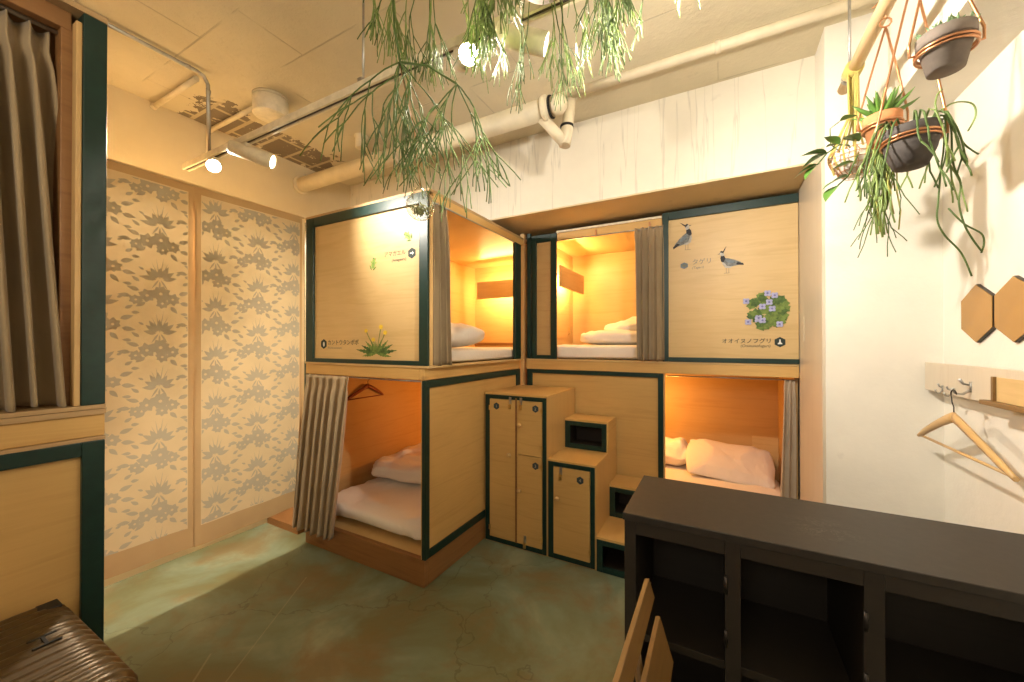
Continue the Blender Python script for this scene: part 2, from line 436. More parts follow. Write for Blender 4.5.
class MB:
    def __init__(self):
        self.bm = bmesh.new()
    def box(self, x0, x1, y0, y1, z0, z1, mi=0, bev=0.0):
        vs = [self.bm.verts.new(p) for p in ((x0, y0, z0), (x1, y0, z0), (x1, y1, z0), (x0, y1, z0),
                                             (x0, y0, z1), (x1, y0, z1), (x1, y1, z1), (x0, y1, z1))]
        fs = [self.bm.faces.new([vs[i] for i in q]) for q in ((0, 3, 2, 1), (4, 5, 6, 7), (0, 1, 5, 4), (1, 2, 6, 5), (2, 3, 7, 6), (3, 0, 4, 7))]
        for f in fs:
            f.material_index = mi
        if bev > 0:
            es = list({e for f in fs for e in f.edges})
            r = bmesh.ops.bevel(self.bm, geom=es, offset=bev, segments=2, affect='EDGES', profile=0.5)
            for f in r['faces']:
                f.material_index = mi
        return self
    def obox(self, c, ax, ay, az, mi=0, bev=0.0):
        """box round centre c with half-extent vectors"""
        c, ax, ay, az = map(Vector, (c, ax, ay, az))
        vs = [self.bm.verts.new(c + sx * ax + sy * ay + sz * az) for sz in (-1, 1) for sx, sy in ((-1, -1), (1, -1), (1, 1), (-1, 1))]
        fs = [self.bm.faces.new([vs[i] for i in q]) for q in ((0, 3, 2, 1), (4, 5, 6, 7), (0, 1, 5, 4), (1, 2, 6, 5), (2, 3, 7, 6), (3, 0, 4, 7))]
        for f in fs:
            f.material_index = mi
        if bev > 0:
            es = list({e for f in fs for e in f.edges})
            bmesh.ops.bevel(self.bm, geom=es, offset=bev, segments=2, affect='EDGES', profile=0.5)
        return self
    def tube(self, pts, r, n=8, mi=0, cap=True, closed=False):
        pts = [Vector(p) for p in pts]
        k = len(pts)
        rs = r if isinstance(r, (list, tuple)) else [r] * k
        rings = []
        up = None
        for i, p in enumerate(pts):
            if closed:
                t = pts[(i + 1) % k] - pts[i - 1]
            elif i == 0:
                t = pts[1] - pts[0]
            elif i == k - 1:
                t = pts[-1] - pts[-2]
            else:
                t = pts[i + 1] - pts[i - 1]
            t = t.normalized() if t.length > 1e-9 else Vector((0, 0, 1))
            if up is None:
                up = Vector((0, 0, 1)) if abs(t.z) < 0.9 else Vector((1, 0, 0))
            a = t.cross(up)
            if a.length < 1e-6:
                a = t.cross(Vector((0.3, 1, 0.1)))
            a.normalize()
            b = t.cross(a).normalized()
            up = b if abs(b.dot(t)) < 0.9 else up
            up = a.cross(t).normalized()
            rings.append([self.bm.verts.new(p + (a * math.cos(2 * math.pi * j / n) + b * math.sin(2 * math.pi * j / n)) * rs[i]) for j in range(n)])
        m = k if closed else k - 1
        for i in range(m):
            A, B = rings[i], rings[(i + 1) % k]
            for j in range(n):
                f = self.bm.faces.new((A[j], A[(j + 1) % n], B[(j + 1) % n], B[j]))
                f.material_index = mi
                f.smooth = True
        if cap and not closed:
            for rg in (rings[0], rings[-1]):
                try:
                    f = self.bm.faces.new(rg)
                    f.material_index = mi
                except ValueError:
                    pass
        return self
    def lathe(self, c, prof, n=28, mi=0, axis=(0, 0, 1), cap=True):
        """profile of (radius, height) turned about axis through c"""
        c = Vector(c)
        q = Vector((0, 0, 1)).rotation_difference(Vector(axis).normalized())
        rings = []
        for rad, h in prof:
            rings.append([self.bm.verts.new(c + q @ Vector((rad * math.cos(2 * math.pi * j / n), rad * math.sin(2 * math.pi * j / n), h))) for j in range(n)])
        for A, B in zip(rings, rings[1:]):
            for j in range(n):
                f = self.bm.faces.new((A[j], A[(j + 1) % n], B[(j + 1) % n], B[j]))
                f.material_index = mi
                f.smooth = True
        if cap:
            for rg in (rings[0], rings[-1]):
                f = self.bm.faces.new(rg)
                f.material_index = mi
        return self
    def grid(self, nu, nv, fn, mi=0, closed_u=False):
        g = [[self.bm.verts.new(fn(i / (nu if closed_u else nu - 1), j / (nv - 1))) for j in range(nv)] for i in range(nu)]
        for i in range(nu if closed_u else nu - 1):
            for j in range(nv - 1):
                a = g[i]
                b = g[(i + 1) % nu]
                f = self.bm.faces.new((a[j], b[j], b[j + 1], a[j + 1]))
                f.material_index = mi
                f.smooth = True
        return g
    def poly(self, pts, mi=0):
        f = self.bm.faces.new([self.bm.verts.new(p) for p in pts])
        f.material_index = mi
        return f
    def prism(self, pts, ext, mi=0):
        ext = Vector(ext)
        a = [self.bm.verts.new(p) for p in pts]
        b = [self.bm.verts.new(Vector(p) + ext) for p in pts]
        n = len(a)
        fs = [self.bm.faces.new(a), self.bm.faces.new(b[::-1])]
        for i in range(n):
            fs.append(self.bm.faces.new((a[i], b[i], b[(i + 1) % n], a[(i + 1) % n])))
        for f in fs:
            f.material_index = mi
        return self
    def build(self, name, mats, parent=None, base=False, label=None, fixn=True):
        bm = self.bm
        if fixn:
            bmesh.ops.recalc_face_normals(bm, faces=bm.faces[:])
        xs = [v.co for v in bm.verts]
        lo = Vector((min(p.x for p in xs), min(p.y for p in xs), min(p.z for p in xs)))
        hi = Vector((max(p.x for p in xs), max(p.y for p in xs), max(p.z for p in xs)))
        c = (lo + hi) / 2
        if base:
            c.z = lo.z
        bmesh.ops.translate(bm, verts=bm.verts[:], vec=-c)
        me = bpy.data.meshes.new(name)
        bm.to_mesh(me)
        bm.free()
        if not isinstance(mats, (list, tuple)):
            mats = [mats]
        for m in mats:
            me.materials.append(M[m] if isinstance(m, str) else m)
        o = bpy.data.objects.new(name, me)
        COL.objects.link(o)
        if parent is not None:
            o.parent = parent
            o.location = c - WL[parent.name]
        else:
            o.location = c
        WL[o.name] = c
        if label:
            o['label'] = label
        return o

def thing(name, label, cat, loc, group=None):
    o = bpy.data.objects.new(name, None)
    o.empty_display_size = 0.05
    COL.objects.link(o)
    o.location = loc
    WL[o.name] = Vector(loc)
    return tag(o, label, cat, group)

def tag(o, label, cat, group=None):
    o['label'] = label
    o['category'] = cat
    if group:
        o['group'] = group
    return o

def struct(o):
    o['kind'] = 'structure'
    return o

def B(*a, **k):
    return MB().box(*a, **k)

def smooth_mod(o, lv=2):
    s = o.modifiers.new('subdivision', 'SUBSURF')
    s.levels = lv
    s.render_levels = lv
    return o

def bev_mod(o, w=0.002):
    b = o.modifiers.new('bevel', 'BEVEL')
    b.width = w
    b.segments = 2
    b.limit_method = 'ANGLE'
    return o

def fbm(x, y, z=0.0):
    from mathutils import noise as mn
    return mn.fractal(Vector((x, y, z)), 1.0, 2.0, 3)

# ------------------------------------------------------------------ the room
XL, YB, ZC = -3.0, 2.42, 2.80
XR, YC = 0.81, 2.225
struct(B(-3.3, 1.2, -2.6, 4.2, -0.06, 0.0).build('floor', 'floor'))
struct(B(-3.3, 1.2, -2.6, 4.2, ZC, ZC + 0.06).build('ceiling', 'ceiling'))
struct(B(-3.08, XL, -2.6, 4.2, 0, ZC).build('wall_left', 'wall_left'))
w = struct(B(XL, 0.43, YB, 2.96, 2.256, ZC).build('wall_back', ['beam', 'bare']))
for p in w.data.polygons:
    if p.normal.z < -0.9:
        p.material_index = 1
struct(B(XL, 1.2, 3.96, 4.04, 0, 2.256).build('trim_1', 'wall_left'))           # the wall behind the berths
struct(B(0.43, 1.2, YC, 3.96, 0, ZC).build('wall_pillar', 'wall_right'))
struct(B(XR, 0.95, -2.6, YC, 0, ZC).build('wall_right', 'wall_right'))
struct(B(0.605, XR, -2.6, YC, 2.294, ZC).build('trim_2', 'wall_right'))         # boxed beam over the right wall
# chipped lower lip of the concrete beam
mb = MB()
lip = []
for i in range(60):
    t = i / 59
    lip.append((XL + t * 3.43, 2.256 + 0.012 * abs(fbm(t * 26, 3.1)) + 0.004))
mb.prism([(x, YB - 0.004, z) for x, z in lip] + [(0.43, YB - 0.004, 2.253), (XL, YB - 0.004, 2.253)], (0, 0.010, 0))
struct(mb.build('trim_3', 'bare'))
# veneer reveal between berths and pillar, with its pull slot
tr = struct(B(0.418, 0.430, 2.232, 2.80, 0, 2.254).build('trim_4', 'reveal'))
B(0.4165, 0.4185, 2.655, 2.675, 1.36, 1.50).build('pull_slot', 'cream_metal', tr)
# reddish timber threshold behind the cloth
struct(B(-2.99, -2.62, 1.68, 2.38, 0.0, 0.05).build('trim_5', 'plinth'))

# ------------------------------------------------------------------ shared makers
def frame_y(x0, x1, z0, z1, y0, y1, wl, wr, wt, wbm, bev=0.002):
    """picture-frame of four boards in a plane facing -Y"""
    m = MB()
    m.box(x0, x0 + wl, y0, y1, z0, z1, bev=bev)
    m.box(x1 - wr, x1, y0, y1, z0, z1, bev=bev)
    m.box(x0 + wl, x1 - wr, y0, y1, z1 - wt, z1, bev=bev)
    m.box(x0 + wl, x1 - wr, y0, y1, z0, z0 + wbm, bev=bev)
    return m

def frame_x(y0, y1, z0, z1, x0, x1, wl, wr, wt, wbm, bev=0.002):
    m = MB()
    m.box(x0, x1, y0, y0 + wl, z0, z1, bev=bev)
    m.box(x0, x1, y1 - wr, y1, z0, z1, bev=bev)
    m.box(x0, x1, y0 + wl, y1 - wr, z1 - wt, z1, bev=bev)
    m.box(x0, x1, y0 + wl, y1 - wr, z0, z0 + wbm, bev=bev)
    return m

def text(body, size, loc, facing, mat, parent, name='lettering', align='LEFT', label=None, shear=0.0, thick=0.0):
    """flat lettering lying on a panel; facing '-Y'"""
    cu = bpy.data.curves.new('lettering_curve', 'FONT')
    cu.body = body
    cu.size = size
    cu.align_x = align
    cu.shear = shear
    cu.offset = thick
    ob = bpy.data.objects.new('lettering_curve', cu)
    COL.objects.link(ob)
    dg = bpy.context.evaluated_depsgraph_get()
    dg.update()
    me = bpy.data.meshes.new_from_object(ob.evaluated_get(dg))
    bpy.data.objects.remove(ob)
    bm = bmesh.new()
    bm.from_mesh(me)
    bpy.data.meshes.remove(me)
    mb_ = MB()
    mb_.bm.free()
    mb_.bm = bm
    if not bm.verts:
        return None
    for v in bm.verts:
        x, y, _ = v.co
        v.co = Vector((loc[0] + x, loc[1], loc[2] + y))
    return mb_.build(name, mat, parent, label=label, fixn=False)

def curtain(name, mat, a, b, z0, z1, folds, amp, parent=None, a2=None, b2=None, thick=0.003, phase=0.0, label=None, pinch=True, sway=0.0, nu=None, nv=40, seed=0):
    """hanging cloth: top line a-b, bottom line a2-b2 (XY), gathered into folds"""
    a, b = Vector((*a, 0)), Vector((*b, 0))
    a2 = Vector((*(a2 or a[:2]), 0))
    b2 = Vector((*(b2 or b[:2]), 0))
    d = (b - a).normalized()
    nrm = Vector((d.y, -d.x, 0))
    nu = nu or folds * 14 + 1
    mb_ = MB()
    rnd = random.Random(seed)
    offs = [rnd.uniform(-0.25, 0.25) for _ in range(folds + 3)]
    amps = [rnd.uniform(0.65, 1.2) for _ in range(folds + 3)]
    def fn(u, v):
        t = v                                     # 0 top .. 1 bottom
        p = a.lerp(b, u) * (1 - t) + a2.lerp(b2, u) * t
        k = u * folds
        i = int(k)
        am = amps[i] * (1 - (k - i)) + amps[i + 1] * (k - i)
        of = offs[i] * (1 - (k - i)) + offs[i + 1] * (k - i)
        ph = 2 * math.pi * (k + phase + of * t)
        w_ = math.sin(ph) + 0.25 * math.sin(2 * ph + 1.0 + 2 * t)
        gr = 0.55 + 0.45 * min(1, t * 3.0)
        if pinch:
            gr *= 1 - 0.45 * math.exp(-((t - 0.055) / 0.03) ** 2)
        off = amp * am * gr * w_
        side = amp * 0.55 * math.cos(ph) * gr
        p = p + nrm * off + d * side * 0.7 + nrm * sway * math.sin(math.pi * t)
        p.z = z1 + (z0 - z1) * t + 0.004 * math.sin(ph * 0.5 + 1) * t
        return p
    mb_.grid(nu, nv, fn)
    o = mb_.build(name, mat, parent, label=label, fixn=False)
    s = o.modifiers.new('cloth_thickness', 'SOLIDIFY')
    s.thickness = thick
    s.offset = 0
    return o

def cushion(c, half, e1=0.45, e2=0.45, rough=0.012, seed=0, rotz=0.0, tilt=(0, 0), nu=56, nv=32, flat=0.0, sag=None):
    """soft rounded block (superellipsoid) with wrinkles"""
    mb_ = MB()
    c = Vector(c)
    sp = lambda x, e: math.copysign(abs(x) ** e, x)
    rot = Matrix.Rotation(rotz, 3, 'Z') @ Matrix.Rotation(tilt[0], 3, 'X') @ Matrix.Rotation(tilt[1], 3, 'Y')
    def fn(u, v):
        th = -math.pi + 2 * math.pi * u
        ph = (-0.5 + v) * math.pi * 0.9999
        x = half[0] * sp(math.cos(ph), e1) * sp(math.cos(th), e2)
        y = half[1] * sp(math.cos(ph), e1) * sp(math.sin(th), e2)
        z = half[2] * sp(math.sin(ph), e1 if not flat else flat)
        n = fbm(x * 7 + seed, y * 7 + seed * 1.7, z * 7)
        n2 = fbm(x * 19 + seed, y * 11, z * 13 + seed)
        k = 1 + rough * 6 * n * 0.5 / max(half[2] * 8, .5)
        p = Vector((x * k, y * k, z * k + (rough * n + rough * 0.5 * n2) * (1 if z > 0 else 0.3)))
        if sag:
            p.z += sag(x, y)
        return c + rot @ p
    mb_.grid(nu, nv, fn, closed_u=True)
    bmesh.ops.remove_doubles(mb_.bm, verts=mb_.bm.verts[:], dist=0.0008)
    return mb_

# ================================================================== LEFT-HAND BERTH BLOCK (A): corner block with the dandelion
AX0, AX1, AY0, AY1 = -2.475, -1.432, 1.641, 3.55
ZP, ZM0, ZM1, ZT = 0.152, 1.144, 1.212, 2.205
A = thing('bunk_bed', 'corner bunk block whose upper wooden panel is printed with yellow dandelions and green frogs', 'bunk bed', (-1.95, 2.6, 0))
mb = MB()
mb.box(AX0, AX1, AY0, AY0 + 0.035, 0, ZP, bev=0.003)
mb.box(AX1 - 0.035, AX1, AY0 + 0.036, 2.79, 0, ZP, bev=0.003)
mb.box(AX0, AX0 + 0.035, AY0 + 0.036, AY1, 0, ZP, bev=0.003)
mb.box(AX0, AX1, AY1 - 0.035, AY1, 0, ZP, bev=0.003)
mb.build('plinth', 'plinth', A, label='brown stained timber plinth at floor level')
B(AX0 + 0.03, AX1 - 0.03, AY0 + 0.03, AY1 - 0.03, ZP - 0.02, ZP).build('bed_deck', 'ply', A)
mb = MB()
mb.box(AX0, AX1 - 0.035, AY0, AY0 + 0.045, ZM0, ZM1, bev=0.003)
mb.build('front_rail', 'pine_x', A, label='pale pine rail between lower and upper berth')
mb = MB()
mb.box(AX1 - 0.034, AX1, AY0, 2.80, ZM0, ZM1, bev=0.003)
mb.build('side_rail', 'pine_y', A)
mb = MB()
mb.box(AX0, -1.400, AY0 - 0.004, AY1, ZM1, ZM1 + 0.012)
mb.box(AX0 + 0.02, AX1 - 0.04, AY0 + 0.05, AY1, ZM0 + 0.02, ZM1 - 0.002)
mb.build('upper_deck', 'ply', A)
# interior shell
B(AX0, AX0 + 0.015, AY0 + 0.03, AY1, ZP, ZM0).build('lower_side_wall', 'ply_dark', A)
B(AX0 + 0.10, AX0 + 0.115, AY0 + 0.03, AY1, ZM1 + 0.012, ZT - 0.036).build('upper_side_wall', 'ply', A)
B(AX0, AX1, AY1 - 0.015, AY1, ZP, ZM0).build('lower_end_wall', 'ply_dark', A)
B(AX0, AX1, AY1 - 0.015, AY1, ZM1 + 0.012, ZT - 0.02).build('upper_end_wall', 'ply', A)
B(AX0, -1.426, AY0 + 0.03, AY1, ZT - 0.035, ZT - 0.017).build('roof_panel', 'ply', A)
B(AX0 - 0.004, -1.399, AY0 - 0.004, AY1, ZT - 0.0165, ZT).build('roof_edge', 'edge', A)
B(-1.44, -1.432, 2.86, AY1, ZP, ZT - 0.02).build('inner_partition', 'ply', A)
# upper front panel
pan = B(-2.47, -1.425, AY0 + 0.010, AY0 + 0.028, 1.226, ZT - 0.036).build('front_panel', 'ply', A)
frame_y(-2.470, -1.405, 1.2245, ZT - 0.015, AY0 - 0.006, AY0 + 0.009, 0.078, 0.062, 0.060, 0.026).build('panel_frame', 'green', A, label='dark green painted frame of the dandelion panel')
B(-2.495, -2.482, AY0 + 0.002, AY0 + 0.03, 0.16, ZT - 0.03).build('edge_batten', 'green', A)
B(-2.481, -2.472, AY0 - 0.002, AY0 + 0.03, 1.226, ZT - 0.02).build('panel_edge', 'cream_metal', A)
B(-1.415, -1.400, AY0 + 0.010, AY0 + 0.034, 1.226, ZT - 0.036).build('corner_edge', 'pine_z', A)
# upper side opening: header, curtain rod, far green stile
B(-1.424, -1.401, AY0 + 0.036, 2.80, ZT - 0.062, ZT - 0.0168).build('header', 'pine_y', A)
MB().tube([(-1.406, AY0 + 0.05, 2.140), (-1.406, 2.64, 2.140)], 0.005).build('curtain_rod', 'steel', A)
B(-1.424, -1.398, 2.660, 2.752, 1.226, ZT - 0.064, bev=0.002).build('end_stile', 'green', A)
B(-1.430, -1.396, 2.800, 2.834, 0.0, 2.245, bev=0.002).build('corner_post', 'pine_z', A)
# lower right-hand side: panel with green frame
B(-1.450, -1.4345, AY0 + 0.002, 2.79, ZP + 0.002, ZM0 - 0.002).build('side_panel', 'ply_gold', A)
mb = frame_x(AY0 - 0.001, 2.79, ZP + 0.001, ZM0 - 0.001, -1.4340, -1.4225, 0.036, 0.06, 0.042, 0.045)
mb.box(-1.4475, -1.4341, AY0 - 0.001, AY0 + 0.0015, ZP + 0.001, ZM0 - 0.001)
mb.build('side_frame', 'green', A, label='dark green frame round the lower side panel')
B(-1.4545, -1.4505, AY0, AY0 + 0.5, ZP + 0.002, ZM0 - 0.002).build('panel_lip', 'pine_z', A)
MB().tube([(AX0 + 0.03, AY0 + 0.02, 1.135), (-1.46, AY0 + 0.02, 1.135)], 0.005).build('curtain_rod', 'steel', A)
# reading-light shelf across the end of the upper berth
B(-2.15, -1.46, 3.250, 3.268, 1.795, 1.965, bev=0.002).build('light_shelf', 'ply_dark', A, label='brown board hiding the berth light')
B(-2.12, -1.46, 3.27, 3.285, 1.87, 1.885).build('light_strip', 'led', A)
B(AX0 + 0.016, AX1 - 0.01, AY1 - 0.03, AY1 - 0.016, 1.33, 1.355).build('end_ledge', 'plinth', A)
light('berth_light', 'AREA', (-1.75, 3.30, 1.88), 14, LED, target=(-1.75, 3.6, 1.88), parent=A, shape='RECTANGLE', size=0.85, size_y=0.05)
light('berth_light', 'AREA', (-1.80, 3.22, 2.10), 7.0, LED, target=(-1.90, 2.2, 1.4), parent=A, shape='RECTANGLE', size=0.6, size_y=0.05)
light('lower_berth_light', 'POINT', (-1.62, 3.0, 0.86), 10, (1.0, 0.42, 0.08), parent=A, shadow_soft_size=0.06)

# printed pictures on the dandelion panel
PY = AY0 + 0.0092
def leafpoly(cx, cz, ang, ln, wd, n=7, tooth=0.0, y=PY):
    """pointed leaf outline in the XZ plane starting at (cx,cz)"""
    ca, sa = math.cos(ang), math.sin(ang)
    up, dn = [], []
    for i in range(n + 1):
        t = i / n
        w_ = wd * math.sin(math.pi * t ** 0.8) * (1 - 0.2 * t)
        if tooth and 0 < i < n:
            w_ *= 1.0 if i % 2 else 1 - tooth
        x = ln * t
        up.append((x, w_))
        dn.append((x, -w_))
    pts = up + dn[::-1][1:-1]
    return [(cx + x * ca - z * sa, y, cz + x * sa + z * ca) for x, z in pts]

def dandelion():
    m = MB()
    cx, cz = -1.812, 1.287
    y = PY
    for ang, ln, wd in ((172, .175, .017), (158, .135, .017), (140, .12, .016), (120, .10, .014), (95, .075, .012), (64, .10, .014), (42, .125, .016), (24, .14, .017), (8, .165, .017), (-8, .12, .013), (188, .12, .013)):
        y -= 0.00006
        m.poly(leafpoly(cx + 0.006 * math.cos(R(ang)), cz, R(ang), ln, wd, 12, 0.45, y), 0 if ln > .125 else 1)
    for (x, z, r) in ((-1.775, 1.447, .020), (-1.902, 1.426, .017), (-1.740, 1.413, .019), (-1.838, 1.372, .018)):
        y -= 0.00006
        dx, dz = x - cx, z - cz
        l = math.hypot(dx, dz)
        nx, nz = -dz / l * .0028, dx / l * .0028
        m.poly([(cx - nx, y, cz - nz), (cx + nx, y, cz + nz), (x + nx, y, z + nz), (x - nx, y, z - nz)], 1)
        y -= 0.00006
        m.poly([(x + (r if i % 2 else r * .72) * math.cos(R(i * 15)), y, z + (r if i % 2 else r * .72) * .8 * math.sin(R(i * 15))) for i in range(24)], 2)
    m.build('dandelion_print', ['ink_leaf', 'ink_leaf2', 'ink_yellow'], pan, label='printed dandelion plant with four yellow flowers')

def frog(cx, cz, s, ang):
    m = MB()
    def E(dx, dz, rx, rz, a=0, mi=0, k=0):
        ca, sa = math.cos(R(ang)), math.sin(R(ang))
        pts = []
        for i in range(20):
            t = 2 * math.pi * i / 20
            x, z = rx * math.cos(t), rz * math.sin(t)
            x, z = x * math.cos(R(a)) - z * math.sin(R(a)) + dx, x * math.sin(R(a)) + z * math.cos(R(a)) + dz
            pts.append((cx + s * (x * ca - z * sa), PY - 0.0001 - k * 0.00006, cz + s * (x * sa + z * ca)))
        m.poly(pts, mi)
    E(-.5, -.75, .16, .55, 40, 1, 0)
    E(.5, -.75, .16, .55, -40, 1, 1)
    E(0, 0, .50, .85, 0, 0, 2)
    E(0, .75, .42, .40, 0, 0, 3)
    E(-.48, .25, .13, .42, 60, 0, 4)
    E(.48, .25, .13, .42, -60, 0, 5)
    E(-.25, 1.0, .11, .11, 0, 2, 6)
    E(.25, 1.0, .11, .11, 0, 2, 7)
    E(0, -.1, .10, .6, 0, 1, 8)
    m.build('frog_print', ['ink_frog', 'ink_leaf2', 'ink'], pan, label='small printed green tree frog')

def hexagon(cx, cz, r, y, parent, mats=('ink', 'ink_white'), kind='fish', name='number_badge', squash=1.0, pointy=True):
    m = MB()
    o0 = 90 if pointy else 0
    m.poly([(cx + r * math.cos(R(60 * i + o0)), y, cz + r * squash * math.sin(R(60 * i + o0))) for i in range(6)], 0)
    y2 = y - 0.00015
    if kind == 'arrow':
        m.poly([(cx - .45 * r, y2, cz - .1 * r), (cx + .1 * r, y2, cz - .1 * r), (cx + .1 * r, y2, cz - .35 * r), (cx + .5 * r, y2, cz), (cx + .1 * r, y2, cz + .35 * r), (cx + .1 * r, y2, cz + .1 * r), (cx - .45 * r, y2, cz + .1 * r)], 1)
    elif kind == 'bell':
        m.poly([(cx - .1 * r, y2, cz + .5 * r), (cx + .1 * r, y2, cz + .5 * r), (cx + .15 * r, y2, cz - .05 * r), (cx + .38 * r, y2, cz - .25 * r), (cx + .38 * r, y2, cz - .42 * r), (cx - .38 * r, y2, cz - .42 * r), (cx - .38 * r, y2, cz - .25 * r), (cx - .15 * r, y2, cz - .05 * r)], 1)
    elif kind == 'drop':
        m.poly([(cx + .26 * r * math.sin(R(t)) * (1 if t < 360 else 1), y2, cz - .05 * r + .48 * r * math.cos(R(t))) for t in range(0, 360, 30)], 1)
    elif kind == 'oval':
        m.poly([(cx + .5 * r * math.sin(R(t)), y2, cz + .3 * r * math.cos(R(t))) for t in range(0, 360, 30)], 1)
    return m.build(name, list(mats), parent)

dandelion()
frog(-1.563, 1.962, 0.030, 50)
frog(-1.841, 1.829, 0.033, -14)
text('アマガエル', 0.0345, (-1.752, PY - 0.0001, 1.862), '-Y', 'ink', pan)
text('(Amagaeru)', 0.024, (-1.690, PY - 0.0001, 1.828), '-Y', 'ink', pan, shear=0.2)
hexagon(-1.533, 1.862, 0.032, PY - 0.0001, pan, ('ink', 'ink_white'), 'arrow')
text('カントウタンポポ', 0.037, (-2.262, PY - 0.0001, 1.342), '-Y', 'ink', pan, thick=0.00025)
text('(Kantoutanpopo)', 0.020, (-2.262, PY - 0.0001, 1.315), '-Y', 'ink_soft', pan, shear=0.2)
hexagon(-2.300, 1.345, 0.033, PY - 0.0001, pan, ('ink', 'ink_white'), 'drop')

# ================================================================== BACK BERTH BLOCK (B) under the concrete beam
BX0, BX1, BY0, BY1 = -1.375, 0.416, 2.80, 3.60
Bk = thing('bunk_bed', 'wide bunk block under the concrete beam, upper panel printed with lapwings and blue flowers', 'bunk bed', (-0.48, 3.2, 0))
B(BX0, BX1, BY0, BY0 + 0.035, 0, 0.15, bev=0.003).build('plinth', 'plinth', Bk)
mb = MB()
mb.box(BX0, BX1, BY0, BY0 + 0.04, ZM0, ZM1 + 0.002, bev=0.003)
mb.build('front_rail', 'pine_x', Bk, label='pale pine rail between lower and upper berth')
mb = MB()
mb.box(BX0, BX1, BY0 - 0.004, BY1, ZM1 + 0.002, ZM1 + 0.014)
mb.box(BX0, BX1, BY0 + 0.04, BY1, ZM0 + 0.02, ZM1)
mb.build('upper_deck', 'ply', Bk)
B(BX0, BX1, BY0 + 0.036, BY1, 0.13, 0.15).build('bed_deck', 'ply', Bk)
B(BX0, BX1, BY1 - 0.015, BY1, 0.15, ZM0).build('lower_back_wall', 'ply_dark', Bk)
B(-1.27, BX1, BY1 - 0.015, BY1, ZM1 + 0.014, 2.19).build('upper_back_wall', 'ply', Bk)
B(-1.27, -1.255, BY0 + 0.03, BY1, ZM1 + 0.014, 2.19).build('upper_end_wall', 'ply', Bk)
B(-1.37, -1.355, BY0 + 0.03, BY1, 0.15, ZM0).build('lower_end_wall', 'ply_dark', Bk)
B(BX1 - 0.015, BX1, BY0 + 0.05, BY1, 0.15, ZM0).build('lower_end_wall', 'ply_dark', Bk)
B(BX1 - 0.015, BX1, BY0 + 0.05, BY1, ZM1 + 0.014, 2.19).build('upper_end_wall', 'ply', Bk)
B(BX0, BX1, BY0 + 0.02, BY1, 2.19, 2.205).build('roof_panel', 'ply', Bk)
# left narrow panel with green frame
B(-1.318, -1.118, BY0 + 0.012, BY0 + 0.026, 1.228, 2.20).build('narrow_panel', 'ply_dark', Bk)
frame_y(-1.326, -1.112, 1.2265, 2.210, BY0 - 0.006, BY0 + 0.011, 0.042, 0.048, 0.058, 0.03).build('panel_frame', 'green', Bk, label='dark green frame of the narrow panel')
B(-1.366, -1.336, BY0 - 0.004, BY0 + 0.02, 1.2265, 2.235, bev=0.002).build('end_stile', 'green', Bk)
# header and rod over the opening
B(-1.110, -0.342, BY0 + 0.002, BY0 + 0.022, 2.150, 2.225, bev=0.002).build('header', 'pine_x', Bk)
MB().tube([(-1.105, BY0 - 0.006, 2.146), (-0.345, BY0 - 0.006, 2.146)], 0.005).build('curtain_rod', 'steel', Bk)
B(-1.110, -0.342, BY0 - 0.012, BY0 + 0.001, 2.206, 2.220).build('rail_batten', 'cream_metal', Bk)
for x in (-0.80, -0.42):
    B(x - 0.006, x + 0.006, BY0 - 0.010, BY0 + 0.001, 2.140, 2.190).build('rod_bracket', 'copper', Bk)
# big printed panel
pan2 = B(-0.335, 0.416, BY0 + 0.006, BY0 + 0.022, 1.232, 2.238).build('front_panel', 'ply', Bk)
mb = MB()
mb.box(-0.338, -0.300, BY0 - 0.012, BY0 + 0.005, 1.2265, 2.236, bev=0.002)
mb.box(-0.2999, 0.416, BY0 - 0.012, BY0 + 0.005, 2.184, 2.236, bev=0.002)
mb.box(-0.2999, 0.416, BY0 - 0.012, BY0 + 0.005, 1.2265, 1.256, bev=0.002)
mb.build('panel_frame', 'green', Bk, label='dark green frame of the lapwing panel')
# lower left panel
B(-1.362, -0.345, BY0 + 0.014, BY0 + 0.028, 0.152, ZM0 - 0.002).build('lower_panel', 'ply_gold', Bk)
frame_y(-1.368, -0.335, 0.152, ZM0 - 0.001, BY0 - 0.002, BY0 + 0.013, 0.045, 0.034, 0.030, 0.03).build('lower_frame', 'green', Bk, label='dark green frame round the lower panel')
B(-0.3345, -0.326, BY0 + 0.002, BY0 + 0.03, 0.152, ZM0 - 0.001).build('panel_lip', 'pine_z', Bk)
MB().tube([(-0.32, BY0 + 0.04, 1.128), (0.41, BY0 + 0.04, 1.128)], 0.005).build('curtain_rod', 'steel', Bk)
B(0.23, 0.40, BY1 - 0.024, BY1 - 0.0155, 0.40, 0.62).build('wall_batten', 'ply', Bk)
# light shelf along the end wall
B(-1.112, -1.096, BY0 + 0.05, 3.44, 1.80, 1.968, bev=0.002).build('light_shelf', 'ply_dark', Bk, label='brown board hiding the berth light')
B(-1.130, -1.114, BY0 + 0.06, 3.42, 1.875, 1.89).build('light_strip', 'led', Bk)
for x in (-1.05,):
    B(-1.254, -1.25, 3.10, 3.46, 1.40, 1.72).build('end_hatch', 'ply', Bk)
    MB().tube([(-1.245, 3.43, 1.43), (-1.235, 3.43, 1.435), (-1.235, 3.43, 1.49), (-1.245, 3.43, 1.495)], 0.004).build('hatch_handle', 'brass', Bk)
light('berth_light', 'AREA', (-1.135, 3.12, 1.885), 12, LED, target=(-1.4, 3.12, 1.885), parent=Bk, shape='RECTANGLE', size=0.5, size_y=0.05)
light('berth_light', 'AREA', (-1.09, 3.12, 2.10), 6.5, LED, target=(0.0, 3.2, 1.5), parent=Bk, shape='RECTANGLE', size=0.5, size_y=0.05)
